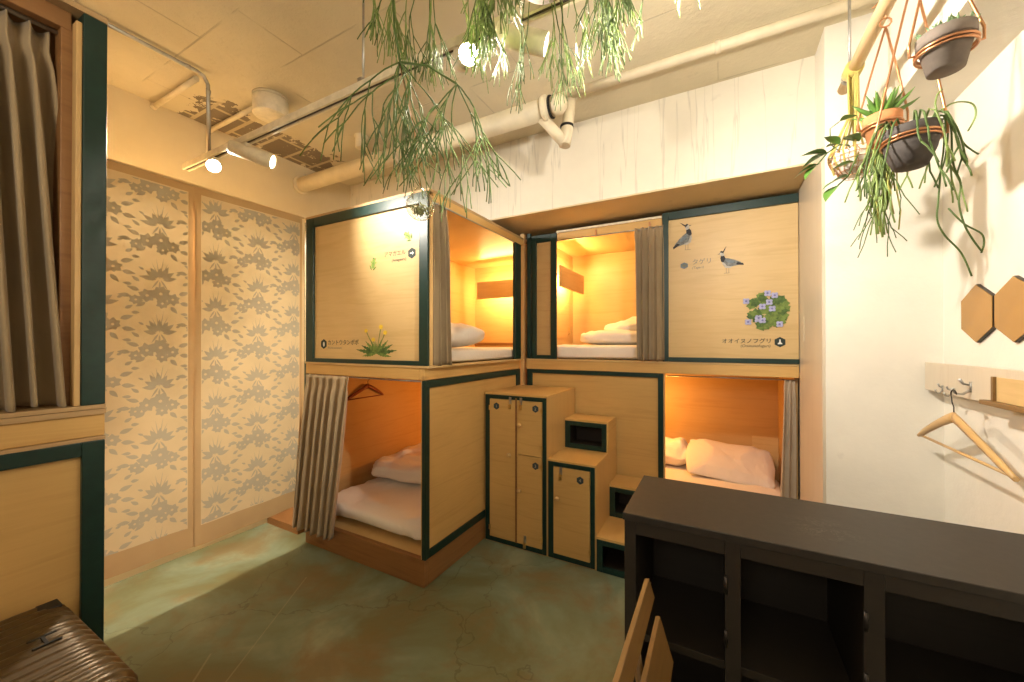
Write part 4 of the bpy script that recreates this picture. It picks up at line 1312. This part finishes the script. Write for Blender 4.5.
def wooden_hanger(name, label, P0, along, half, drop, hooktop, mat, thick=0.013, bar=True, bendd=0.030):
    """clothes hanger in a vertical plane: centre P0, unit vector along"""
    t = thing(name, label, 'clothes hanger', P0)
    P0, al = Vector(P0), Vector(along).normalized()
    nrm = Vector((-al.y, al.x, 0))
    for s in (-1, 1):
        m = MB()
        prof = []
        n = 14
        for i in range(n + 1):
            u = i / n
            d = half * u
            z = -drop * (u ** 1.12)
            wv = 0.034 - 0.012 * u if u < 0.9 else 0.022 * (1 - (u - 0.9) * 4)
            bend = bendd * u * u
            prof.append((d, z, wv, bend))
        rings = []
        for d, z, wv, bend in prof:
            c = P0 + al * s * d + Vector((0, 0, z)) + nrm * bend
            rings.append([m.bm.verts.new(c + nrm * a + Vector((0, 0, b_))) for a, b_ in ((-thick / 2, 0), (-thick * .2, wv * .5), (thick * .2, wv * .5), (thick / 2, 0), (thick * .25, -wv * .5), (-thick * .25, -wv * .5))])
        for a_, b_ in zip(rings, rings[1:]):
            for j in range(6):
                f = m.bm.faces.new((a_[j], a_[(j + 1) % 6], b_[(j + 1) % 6], b_[j]))
                f.smooth = True
        m.bm.faces.new(rings[0])
        m.bm.faces.new(rings[-1])
        m.build('shoulder', mat, t)
    if bar:
        e = [P0 + al * s * half * 0.93 + Vector((0, 0, -drop * 0.97)) + nrm * 0.86 * bendd for s in (-1, 1)]
        MB().tube(e, 0.005, 8).build('trouser_bar', mat, t)
    hk = [P0 + Vector((0, 0, 0.012)), P0 + Vector((0, 0, 0.035)), P0 + Vector((0, 0, 0.05)) + al * 0.012]
    for k in range(8):
        a = R(-40 + 30 * k)
        hk.append(P0 + Vector((0, 0, hooktop - 0.018)) + al * 0.018 * math.cos(a) + Vector((0, 0, 0.018 * math.sin(a))))
    MB().tube(hk, 0.0018, 8).build('hook', 'dark_steel', t)
    return t
wooden_hanger('clothes_hanger', 'pale beech clothes hanger hanging from the coat rack hook', (0.704, 1.868, 1.098), (0, 1, 0), 0.288, 0.120, 0.094, 'hanger_wood', 0.016, bendd=-0.010)
wooden_hanger('clothes_hanger', 'dark red clothes hanger inside the lower corner berth', (-2.435, 2.13, 1.015), (0, 1, 0), 0.19, 0.095, 0.075, 'maroon', 0.010)
B(-2.460, -2.425, 2.125, 2.135, 1.083, 1.091).build('hanger_peg', 'brass', A)

def mirror(label, pts):
    t = thing('wall_mirror', label, 'mirror', (0.80, sum(p[0] for p in pts) / 6, sum(p[1] for p in pts) / 6), 'hexagonal mirrors on the right wall')
    m = MB()
    m.prism([(0.8095, y, z) for y, z in pts], (-0.010, 0, 0))
    m.build('backing', 'dark_steel', t)
    cy, cz = sum(p[0] for p in pts) / 6, sum(p[1] for p in pts) / 6
    m = MB()
    m.prism([(0.7990, cy + (y - cy) * .985, cz + (z - cz) * .985) for y, z in pts], (-0.002, 0, 0))
    m.build('mirror_face', 'mirror', t)
def hexpts(cy, cz):
    return [(cy + 0.0935, cz + 0.052), (cy, cz + 0.103), (cy - 0.0935, cz + 0.052), (cy - 0.0935, cz - 0.052), (cy, cz - 0.103), (cy + 0.0935, cz - 0.052)]
mirror('left one of the two bronze hexagonal mirrors above the coat rack', hexpts(1.968, 1.455))
mirror('right one of the two bronze hexagonal mirrors, cut by the photo edge', hexpts(1.771, 1.455))

# ================================================================== CEILING: pipes, track, lamps
def pipe(label, pts, r, mat='cream_pipe', n=14, name='ceiling_pipe', clips=()):
    t = thing(name, label, 'pipe', pts[0])
    MB().tube(pts, r, n).build('tube', mat, t)
    for c, ax in clips:
        MB().lathe(Vector(c) - Vector(ax) * 0.012, [(r * 1.02, 0), (r * 1.22, 0.002), (r * 1.22, 0.022), (r * 1.02, 0.024)], 18, axis=ax).build('collar', mat, t)
    return t
dp = pipe('thick cream drain pipe running under the ceiling along the concrete beam', [(-2.998, 1.93, 2.63), (-0.80, 1.93, 2.63)], 0.056, n=24, clips=(((-2.97, 1.93, 2.63), (1, 0, 0)), ((-0.83, 1.93, 2.63), (1, 0, 0)), ((-1.9, 1.93, 2.63), (1, 0, 0))), name='drain_pipe')
MB().tube([(-0.800, 1.93, 2.63), (-0.793, 1.93, 2.63)], 0.0585, 24).build('rubber_seal', 'rubber', dp)
MB().lathe((-0.79, 1.93, 2.63), [(0.050, 0), (0.050, 0.05), (0.030, 0.075), (0.02, 0.077)], 24, axis=(1, 0, 0)).build('reducer', 'cream_pipe', dp)
MB().tube([(-0.86, 1.94, 2.60), (-0.755, 2.02, 2.465)], 0.030, 16).build('branch', 'cream_pipe', dp)
MB().tube([(-0.755, 2.02, 2.450), (-0.745, 2.03, 2.54), (-0.745, 2.06, 2.63), (-0.745, 2.10, 2.798)], 0.033, 16).build('riser', 'cream_pipe', dp)
MB().lathe((-0.745, 2.032, 2.555), [(0.033, 0), (0.037, 0.002), (0.037, 0.012), (0.033, 0.014)], 18).build('rubber_ring', 'rubber', dp)
pipe('slim cream conduit running on the ceiling to the right of the drain pipe', [(-0.79, 2.06, 2.755), (0.80, 2.06, 2.755)], 0.024, clips=(((0.0, 2.06, 2.755), (1, 0, 0)),))
pipe('bare steel conduit on the ceiling with a drop to the lamp track', [(-2.415, 0.45, 2.782), (-2.415, 0.99, 2.782), (-2.415, 1.02, 2.775), (-2.415, 1.040, 2.74), (-2.415, 1.045, 2.375)], 0.0095, 'steel', name='steel_conduit', clips=(((-2.415, 0.95, 2.782), (0, 1, 0)), ((-2.415, 1.042, 2.70), (0, 0, 1))))
pipe('short cream pipe from the left wall near the steel conduit', [(-2.998, 1.01, 2.772), (-2.47, 1.01, 2.772)], 0.014, clips=(((-2.98, 1.01, 2.772), (1, 0, 0)),))
pipe('short cream pipe from the left wall crossing the bare ceiling patch', [(-2.998, 1.30, 2.772), (-2.44, 1.30, 2.772)], 0.014, clips=(((-2.98, 1.30, 2.772), (1, 0, 0)),))
t = thing('junction_drum', 'round cream drum fitting on the ceiling above the lamp track', 'ceiling fitting', (-2.33, 1.32, 2.70))
MB().lathe((-2.33, 1.32, 2.69), [(0.03, 0), (0.088, 0.0), (0.092, 0.004), (0.092, 0.095), (0.088, 0.098)], 32).build('drum', 'cream_metal', t)
MB().lathe((-2.33, 1.32, 2.788), [(0.094, 0), (0.094, 0.011)], 32).build('flange', 'cream_pipe', t)
t = thing('pipe_stub', 'short cream stub hanging from the ceiling above the drain pipe', 'ceiling fitting', (-2.20, 1.86, 2.70))
MB().lathe((-2.20, 1.86, 2.715), [(0.02, 0), (0.036, 0.0), (0.036, 0.072), (0.045, 0.075), (0.045, 0.084)], 20).build('stub', 'cream_pipe', t)

TY, TZ = 1.055, 2.36
Tr = thing('lamp_track', 'long cream lamp track hanging below the ceiling on thin rods', 'lamp track', (-1.2, TY, TZ))
mb = MB()
mb.box(-2.70, 0.38, TY - 0.018, TY - 0.008, TZ - 0.016, TZ + 0.016)
mb.box(-2.70, 0.38, TY + 0.008, TY + 0.018, TZ - 0.016, TZ + 0.016)
mb.box(-2.70, 0.38, TY - 0.008, TY + 0.008, TZ + 0.004, TZ + 0.016)
mb.build('rail', 'cream_metal', Tr)
B(-2.695, 0.375, TY - 0.0075, TY + 0.0075, TZ - 0.010, TZ + 0.0035).build('slot', 'track_slot', Tr, label='dark slot of the track')
for x in (-1.235, -0.2):
    MB().tube([(x, TY, TZ + 0.016), (x, TY, ZC - 0.001)], 0.0045, 8).build('suspension_rod', 'steel', Tr)
    B(x - 0.012, x + 0.012, TY - 0.02, TY + 0.02, TZ + 0.0165, TZ + 0.03, bev=0.002).build('rod_clamp', 'steel', Tr)

def spot(label, x, tgt, power, length=0.13, rad=0.034, blend=0.6, angle=110, side=0.03, color=WARM, off=0.05):
    """track lamp: adapter under the rail, arm, cylinder aimed at tgt"""
    piv = Vector((x, TY, TZ - 0.055))
    d = (Vector(tgt) - piv).normalized()
    t = thing('track_spotlight', label, 'spotlight', (x, TY, TZ - 0.018))
    B(x - 0.030, x + 0.030, TY - 0.014, TY + 0.014, TZ - 0.034, TZ - 0.0165, bev=0.003).build('adapter', 'cream_metal', t)
    MB().tube([(x, TY, TZ - 0.033), piv], 0.008, 10).build('arm', 'cream_metal', t)
    c0 = piv - d * (length * 0.35)
    MB().lathe(c0, [(0.008, 0), (rad * 0.9, 0.002), (rad, 0.010), (rad, length), (rad * 0.93, length), (rad * 0.90, length - 0.006)], 28, axis=d, cap=False).build('housing', 'cream_metal', t)
    MB().lathe(c0, [(0.004, length - 0.010), (rad * 0.90, length - 0.006)], 24, axis=d).build('lens', 'lens', t, label='glowing lens')
    lp = c0 + d * (length + 0.012)
    light('lamp_light', 'SPOT', lp, power, color, target=lp + d, parent=t, spot_size=R(angle), spot_blend=blend, shadow_soft_size=0.03)
    return t
spot('lamp at the far left end of the track shining at the camera', -2.39, (-0.6, 0.3, 1.55), 70, angle=100, blend=1.0)
spot('cylindrical lamp second on the track, aimed right towards the dandelion panel', -2.08, (-1.46, 1.62, 2.06), 58, length=0.20, angle=112, blend=1.0, color=(1.0, 0.92, 0.80))
spot('lamp in the middle of the track shining brightest at the camera', -0.755, (0.5, 0.0, 1.5), 55, angle=110, blend=1.0)
spot('lamp right of the middle plants, aimed at the right wall', -0.56, (0.81, 1.70, 1.88), 108, length=0.16, angle=120, color=(1.0, 0.94, 0.84), blend=1.0)
spot('added out-of-view lamp near the right end of the track, washing the concrete beam', 0.10, (-0.7, 2.4, 2.2), 40, angle=140, color=(1.0, 0.93, 0.82), blend=1.0)  # extra lamp added to brighten the concrete beam
spot('added out-of-view lamp at the right end of the track, aimed back at the floral cloth', 0.30, (-2.5, 1.02, 1.1), 230, angle=50, color=WARM, blend=1.0)  # extra lamp added so the floral cloth is lit from the front

# ================================================================== HANGING PLANTS
def rhipsalis(m, root, d0, seg, r, depth, rnd, mi=0, droop=0.35, spread=0.5, forks=(2, 3)):
    """forking pencil stems"""
    stack = [(Vector(root), Vector(d0).normalized(), depth, r)]
    while stack:
        p, d, k, rad = stack.pop()
        pts = [p]
        ln = seg * rnd.uniform(0.65, 1.35)
        n = 4
        for i in range(n):
            d = (d + Vector((rnd.uniform(-.12, .12), rnd.uniform(-.12, .12), -droop * 0.25))).normalized()
            p = p + d * ln / n
            pts.append(p)
        m.tube(pts, rad, 5, mi)
        if k > 0:
            for _ in range(rnd.choice(forks)):
                nd = (d + Vector((rnd.uniform(-1, 1), rnd.uniform(-1, 1), rnd.uniform(-.5, .3))) * spread).normalized()
                stack.append((p, nd, k - 1, rad * 0.92))

rnd = random.Random(21)
t = thing('rhipsalis_plant', 'dark green mistletoe cactus spray hanging lowest, above the glass globe', 'hanging plant', (-0.728, 0.739, 2.05))
m = MB()
n1 = Vector((-0.728, 0.739, 2.081))
for k in range(8):
    a = 2 * math.pi * k / 8 + .2
    rhipsalis(m, n1, (0.7 * math.cos(a), 0.7 * math.sin(a), -0.5 if k % 2 else -1.5), 0.082, 0.0019, 3, rnd, spread=0.55, droop=.34, forks=(2, 2, 3))
n2 = Vector((-0.598, 0.809, 2.024))
for k in range(5):
    a = 2 * math.pi * k / 5
    rhipsalis(m, n2, (0.9 * math.cos(a), 0.9 * math.sin(a), -0.8), 0.075, 0.0019, 3, rnd, spread=0.55, droop=.34, forks=(2, 2, 3))
m.tube([n1, (-0.665, 0.775, 2.072), n2], 0.0028, 6)
m.build('stems', 'stem', t)
MB().tube([n1, n1 + Vector((-0.02, 0.0, 0.1)), n1 + Vector((-0.035, 0, 0.30)), n1 + Vector((-0.035, 0, ZC - n1.z))], 0.003, 6).build('cord', 'stem', t)

def basket_rhipsalis(label, c, seed, spec, mats):
    t = thing('rhipsalis_plant', label, 'hanging plant', c)
    rr = random.Random(seed)
    c = Vector(c)
    MB().lathe(c, [(0.02, -0.085), (0.062, -0.08), (0.085, -0.03), (0.095, 0.0), (0.088, 0.0), (0.075, -0.03)], 24).build('pot', 'grey_clay', t)
    MB().lathe(c, [(0.004, -0.012), (0.087, -0.014)], 20).build('soil', 'soil', t)
    for a in (0, 120, 240):
        MB().tube([c + Vector((0.093 * math.cos(R(a)), 0.093 * math.sin(R(a)), 0)), c + Vector((0, 0, 0.17))], 0.0015, 6).build('cord', 'copper', t)
    MB().tube([c + Vector((0, 0, 0.17)), (c.x, c.y, ZC)], 0.0025, 6).build('hook_cord', 'copper', t)
    m = MB()
    for (n, sp, seg, dep, mi) in spec:
        for k in range(n):
            a = rr.uniform(0, 2 * math.pi)
            q = c + Vector((0.0, 0.0, -0.012))
            e = c + Vector((0.11 * math.cos(a), 0.11 * math.sin(a), 0.02))
            m.tube([q, e, e + Vector((0.02 * math.cos(a), 0.02 * math.sin(a), -0.03))], 0.0017, 5, mi)
            rhipsalis(m, e + Vector((0.02 * math.cos(a), 0.02 * math.sin(a), -0.03)), (sp * math.cos(a), sp * math.sin(a), -1), seg, 0.0016, dep, rr, mi, droop=.6, spread=.45)
    m.build('stems', mats, t)
    return t
basket_rhipsalis('fine pale green mistletoe cactus trailing from the top edge left of the bright lamp', (-0.625, 0.735, 2.335), 31, ((16, .45, .050, 3, 1), (8, .5, .048, 3, 0)), ['stem', 'stem_light'])
basket_rhipsalis('full mistletoe cactus trailing from the top edge right of the bright lamp', (-0.385, 0.885, 2.335), 37, ((18, .5, .056, 3, 1), (16, .6, .062, 3, 0)), ['stem', 'stem_light'])
basket_rhipsalis('sparse mistletoe cactus trailing from the top edge nearest the back wall', (-0.170, 0.930, 2.330), 43, ((8, .8, .045, 2, 0), (8, .7, .045, 2, 1)), ['stem', 'stem_light'])

# glass globe with moss
gc = Vector((-0.683, 0.766, 1.706))
t = thing('glass_terrarium', 'clear glass globe with grey moss hanging before the corner of the dandelion bunk', 'terrarium', gc)
prof = []
for i in range(25):
    a = R(-88 + i * 7.0)
    rr_ = 0.037 * math.cos(a)
    z = 0.037 * math.sin(a)
    if a > 0.3:
        rr_ *= 1 - 0.35 * ((a - 0.3) / 1.2)
        z *= 1 + 0.45 * ((a - 0.3) / 1.2)
    prof.append((max(rr_, 0.002), z))
MB().lathe(gc, prof, 32, cap=False).build('glass_globe', 'glass', t)
m = MB()
rr = random.Random(9)
for k in range(100):
    a, b_ = rr.uniform(0, 6.28), rr.uniform(0, .024)
    p = gc + Vector((b_ * math.cos(a), b_ * math.sin(a), rr.uniform(-.022, -.004)))
    q = p + Vector((rr.uniform(-.009, .009), rr.uniform(-.009, .009), rr.uniform(-.004, .010)))
    m.tube([p, (p + q) / 2 + Vector((0, 0, .004)), q], 0.0014, 4)
m.build('moss_tuft', 'moss', t)
MB().tube([gc + Vector((0, 0, 0.052)), gc + Vector((-0.02, 0, 0.2)), n1 + Vector((0, 0, -0.01))], 0.0012, 5).build('thread', 'copper', t)

# pole carrying the right-hand planters
Pl = thing('plant_pole', 'pale round wooden pole under the ceiling carrying the right-hand planters', 'pole', (0.45, 1.5, 2.38))
MB().tube([(0.45, 0.7, 2.385), (0.45, 1.4, 2.380), (0.452, 2.02, 2.385)], 0.021, 16).build('shaft', 'pole', Pl)
for y in (0.9, 1.93):
    MB().tube([(0.45, y, 2.402), (0.45, y, ZC - 0.001)], 0.005, 8).build('threaded_rod', 'steel', Pl)
    MB().lathe((0.45, y, 2.384), [(0.0225, -0.012), (0.026, -0.012), (0.026, 0.012), (0.0225, 0.012)], 18, axis=(0, 1, 0)).build('pipe_clamp', 'steel', Pl)

def pot_mesh(c, r, h, mat, t, rim=0.25, taper=0.62):
    c = Vector(c)     # centre of rim plane
    MB().lathe(c, [(0.010, -h), (r * taper, -h), (r * 0.90, -h * rim), (r * 0.93, -h * rim), (r, -h * rim + 0.003), (r, 0), (r * .92, 0), (r * .86, -h * .18)], 36).build('pot', mat, t)
    MB().lathe(c, [(0.003, -h * .12), (r * .90, -h * .14)], 24).build('soil', 'soil', t)

def wire_hanger(c, r, zdrop, top, t, ring=True):
    c = Vector(c)
    top = Vector(top)
    m = MB()
    if ring:
        n = 28
        m.tube([c + Vector((r * math.cos(2 * math.pi * i / n), r * math.sin(2 * math.pi * i / n), -zdrop)) for i in range(n)], 0.0035, 6, closed=True)
        m.tube([c + Vector((r * math.cos(2 * math.pi * i / n), r * math.sin(2 * math.pi * i / n), -zdrop - 0.009)) for i in range(n)], 0.003, 6, closed=True)
    for s in (-1, 1):
        p = c + Vector((s * (r + 0.012), 0, -zdrop))
        m.tube([c + Vector((s * r, 0, -zdrop)), p, p + Vector((0, 0, 0.03)), p.lerp(top, 0.55) + Vector((s * 0.004, 0, 0)), top], 0.003, 6)
    n = 10
    m.tube([top + Vector((0.014 * math.sin(2 * math.pi * i / n), 0, 0.014 - 0.014 * math.cos(2 * math.pi * i / n))) for i in range(n)], 0.0025, 6, closed=True)
    m.tube([top + Vector((0, 0, 0.026)), top + Vector((0, 0, 0.045)), Vector((0.475, top.y, 2.40)), Vector((0.45, top.y, 2.412)), Vector((0.424, top.y, 2.395))], 0.0025, 6)
    m.build('wire_hanger', 'copper', t)

# grey pot with small succulents
gp = Vector((0.487, 1.319, 2.102))
t = thing('potted_succulent', 'grey clay pot in a copper ring hanging highest at the right', 'potted plant', gp)
pot_mesh(gp, 0.052, 0.090, 'grey_clay', t, 0.30, .64)
wire_hanger(gp, 0.0525, 0.036, (0.470, 1.315, 2.345), t)
m = MB()
rr = random.Random(2)
for k in range(60):
    a, b_ = rr.uniform(0, 6.28), 0.045 * math.sqrt(rr.random())
    p = gp + Vector((b_ * math.cos(a), b_ * math.sin(a), -0.012))
    for j in range(5):
        aa = rr.uniform(0, 6.28)
        tip = p + Vector((0.014 * math.cos(aa), 0.014 * math.sin(aa), rr.uniform(.012, .028)))
        m.tube([p, (p + tip) / 2 + Vector((0, 0, .003)), tip], [0.002, 0.003, 0.0006], 5)
m.build('foliage', 'succulent', t)

# small terracotta pot with a spiky succulent
tp = Vector((0.446, 1.585, 2.050))
t = thing('potted_succulent', 'small orange terracotta pot with a spiky green rosette', 'potted plant', tp)
pot_mesh(tp, 0.046, 0.085, 'terracotta', t, 0.35, .70)
wire_hanger(tp, 0.046, 0.030, (0.455, 1.585, 2.325), t)
m = MB()
for k in range(26):
    a = k * 2.4
    el = 0.35 + 1.1 * (k / 26)
    ln = 0.085 - 0.025 * (k / 26)
    d = Vector((math.cos(a) * math.cos(el), math.sin(a) * math.cos(el), math.sin(el)))
    b0 = tp + Vector((0, 0, -0.005)) + d * 0.006
    m.tube([b0, b0 + d * ln * .4, b0 + d * ln * .75 + Vector((0, 0, .004)), b0 + d * ln + Vector((0, 0, .01))], [0.006, 0.0075, 0.0045, 0.0006], 6)
m.build('foliage', 'leaf', t)

# charcoal pot with trailing pencil stems
bp = Vector((0.450, 1.400, 1.918))
t = thing('potted_rhipsalis', 'charcoal pot with long trailing green stems against the white wall', 'potted plant', bp)
MB().lathe(bp, [(0.010, -0.100), (0.034, -0.100), (0.050, -0.062), (0.056, -0.030), (0.054, -0.026), (0.058, -0.022), (0.059, 0.0), (0.054, 0.0), (0.050, -0.02)], 14).build('pot', 'black_clay', t)
MB().lathe(bp, [(0.003, -0.012), (0.050, -0.014)], 20).build('soil', 'soil', t)
wire_hanger(bp, 0.058, 0.026, (0.458, 1.400, 2.330), t)
m = MB()
rr = random.Random(12)
for k in range(22):
    a = rr.uniform(0, 6.28)
    q = bp + Vector((0.035 * math.cos(a), 0.035 * math.sin(a), -0.01))
    e = bp + Vector((0.066 * math.cos(a), 0.066 * math.sin(a), rr.uniform(.0, .03)))
    m.tube([q, (q + e) / 2 + Vector((0, 0, .025)), e, e + Vector((0.015 * math.cos(a), 0.015 * math.sin(a), -0.045))], 0.0024, 6, k % 2)
    rhipsalis(m, e + Vector((0.015 * math.cos(a), 0.015 * math.sin(a), -0.045)), (0.3 * math.cos(a), 0.3 * math.sin(a), -1), 0.055, 0.0023, rr.choice((1, 1, 2)), rr, k % 2, droop=.5, spread=.5, forks=(1, 2))
def smooth_line(pts, n=5):
    out = []
    P_ = [pts[0]] + list(pts) + [pts[-1]]
    for i in range(1, len(P_) - 2):
        for k in range(n):
            t_ = k / n
            a_, b_, c_, d_ = P_[i - 1], P_[i], P_[i + 1], P_[i + 2]
            out.append(0.5 * ((2 * b_) + (c_ - a_) * t_ + (2 * a_ - 5 * b_ + 4 * c_ - d_) * t_ ** 2 + (3 * b_ - a_ - 3 * c_ + d_) * t_ ** 3))
    out.append(P_[-2])
    return out
side = Vector((0.88, 0.474, 0))
def curve(pts, r, mi):
    m.tube(smooth_line([bp + side * a + Vector((0, 0, b_)) + Vector((0.47, -0.88, 0)) * (0.03 if 0 < i else 0.0) for i, (a, b_) in enumerate(pts)]), r, 6, mi)
curve(((.03, .0), (.055, .02), (.055, -.06), (.047, -.12), (.040, -.20), (.037, -.25), (.056, -.29), (.098, -.335), (.125, -.395)), 0.0022, 0)
curve(((.04, .0), (.068, .01), (.078, -.10), (.098, -.155), (.093, -.205), (.106, -.26), (.128, -.30), (.150, -.33)), 0.0022, 0)
curve(((.100, -.21), (.106, -.26), (.150, -.285), (.157, -.31), (.150, -.335)), 0.0020, 0)
curve(((.02, .0), (.05, .035), (.09, .055), (.130, .05), (.138, .02), (.118, -.02)), 0.0020, 1)
curve(((.0, .0), (.035, .01), (.034, .05), (.040, .075), (.052, .088)), 0.0020, 1)
curve(((.04, .0), (.075, .0), (.105, -.05), (.128, -.07), (.145, -.08)), 0.0020, 0)
curve(((.03, .0), (.062, .01), (.060, -.08), (.045, -.13), (.030, -.165)), 0.0020, 0)
m.build('stems', ['stem', 'stem_light'], t)

# wire basket planter in a macrame sling
kp = Vector((0.440, 1.830, 2.045))
t = thing('basket_planter', 'copper wire basket planter in a yellow macrame sling', 'planter', kp)
m = MB()
for i in range(6):
    f = i / 5
    rr_ = 0.078 * math.sin(R(25 + 65 * (1 - f)))
    z = -0.085 * f
    m.tube([kp + Vector((rr_ * math.cos(2 * math.pi * j / 24), rr_ * math.sin(2 * math.pi * j / 24), z)) for j in range(24)], 0.0013, 5, closed=True)
for j in range(18):
    a = 2 * math.pi * j / 18
    m.tube([kp + Vector((0.078 * math.sin(R(25 + 65 * (1 - i / 5))) * math.cos(a + .12 * (i % 2)), 0.078 * math.sin(R(25 + 65 * (1 - i / 5))) * math.sin(a + .12 * (i % 2)), -0.085 * i / 5)) for i in range(6)], 0.0013, 5)
m.build('wire_basket', 'copper', t)
MB().lathe(kp, [(0.03, -0.080), (0.05, -0.062), (0.066, -0.036), (0.074, -0.004)], 24, cap=True).build('liner', 'liner', t)
m = MB()
rr = random.Random(5)
for k in range(14):
    a = 2 * math.pi * k / 14
    top = Vector((0.45 + rr.uniform(-.008, .008), 1.89 + rr.uniform(-.02, .02), 2.385))
    mid = top.lerp(kp + Vector((0, 0, .0)), .55) + Vector((0.014 * math.cos(a), 0.014 * math.sin(a), 0))
    m.tube([top + Vector((0, 0, .024)), top + Vector((0.012 * math.cos(a), 0.01 * math.sin(a), -.03)), mid, kp + Vector((0.076 * math.cos(a), 0.076 * math.sin(a), 0.0)), kp + Vector((0.06 * math.cos(a), 0.06 * math.sin(a), -.06))], 0.0035, 6)
m.lathe((0.45, 1.89, 2.384), [(0.024, -0.03), (0.029, -0.025), (0.029, 0.025), (0.024, 0.03)], 18, axis=(0, 1, 0))
m.build('macrame_sling', 'macrame', t)
def leaf3(m, p, d, ln, wd, mi=0, curl=0.3):
    p, d = Vector(p), Vector(d).normalized()
    s = d.cross(Vector((0, 0, 1)))
    s = s.normalized() if s.length > .05 else Vector((1, 0, 0))
    u = s.cross(d)
    def fn(a, b_):
        w_ = wd * math.sin(math.pi * min(1, max(0, a)) ** .85) * (b_ - .5) * 2
        return p + d * ln * a + s * w_ + u * (-curl * ln * a * a + .25 * abs(w_))
    m.grid(9, 5, fn, mi)
m = MB()
rr = random.Random(15)
vine = [kp + Vector(v) for v in ((.0, .0, -.01), (-.02, -.01, .03), (-.05, -.03, .03), (-.09, -.05, .0), (-.12, -.06, -.04))]
m.tube(vine, 0.0025, 6, 1)
for k, (px, d, ln) in enumerate(((vine[3], (-1, -.3, .25), .085), (vine[3], (-.8, .3, -.1), .08), (vine[4], (-1, -.2, -.25), .085), (vine[4], (-.7, -.5, -.55), .075), (vine[2], (-.6, -.5, .5), .07), (vine[2], (-.3, .5, .4), .06),
                              (kp + Vector((.03, -.05, .02)), (.6, -.5, .35), .10), (kp + Vector((.0, -.05, .02)), (-.5, -.6, .2), .09), (kp + Vector((.04, 0, .02)), (.8, .1, .3), .09))):
    leaf3(m, px, d, ln, ln * .26, 0)
v2 = [kp + Vector(v) for v in ((.0, -.06, -.01), (-.02, -.08, -.06), (-.04, -.09, -.11), (-.07, -.10, -.14))]
m.tube(v2, 0.0025, 6, 1)
for px, d, ln in ((v2[2], (-.9, -.3, -.2), .09), (v2[3], (-.6, -.5, -.5), .08), (v2[1], (-.7, .2, .1), .06)):
    leaf3(m, px, d, ln, ln * .30, 0)
v3 = [kp + Vector(v) for v in ((-.03, 0, .0), (-.07, .0, .05), (-.075, -.02, .10), (-.05, -.03, .115))]
m.tube(v3, 0.0018, 6, 1)
leaf3(m, v3[-1], (.4, -.2, .1), .05, .02, 0)
m.build('foliage', ['leaf', 'stem'], t)
# dense strands trailing from the basket
m = MB()
rr = random.Random(18)
for k in range(46):
    a = rr.uniform(0, 6.28)
    b_ = rr.uniform(0, .028)
    p = kp + Vector((.055 + b_ * math.cos(a), -.075 + b_ * math.sin(a), rr.uniform(-.05, .0)))
    pts = [kp + Vector((.03, -.045, .01)), p]
    ln = rr.uniform(.10, .31)
    for i in range(5):
        p = p + Vector((rr.uniform(-.010, .010), rr.uniform(-.010, .010), -ln / 5))
        pts.append(p)
    m.tube(pts, rr.uniform(.0018, .0032), 5, 0 if k % 5 else 1)
for k in range(9):
    a = rr.uniform(0, 6.28)
    rhipsalis(m, kp + Vector((.055, -.075, -.06 - .02 * k)), (0.6 * math.cos(a), 0.6 * math.sin(a), -.8), .06, .0018, 2, rr, 2, droop=.5, forks=(1, 2))
m.build('trailing_stems', ['stem_light', 'stem_dry', 'stem'], t)
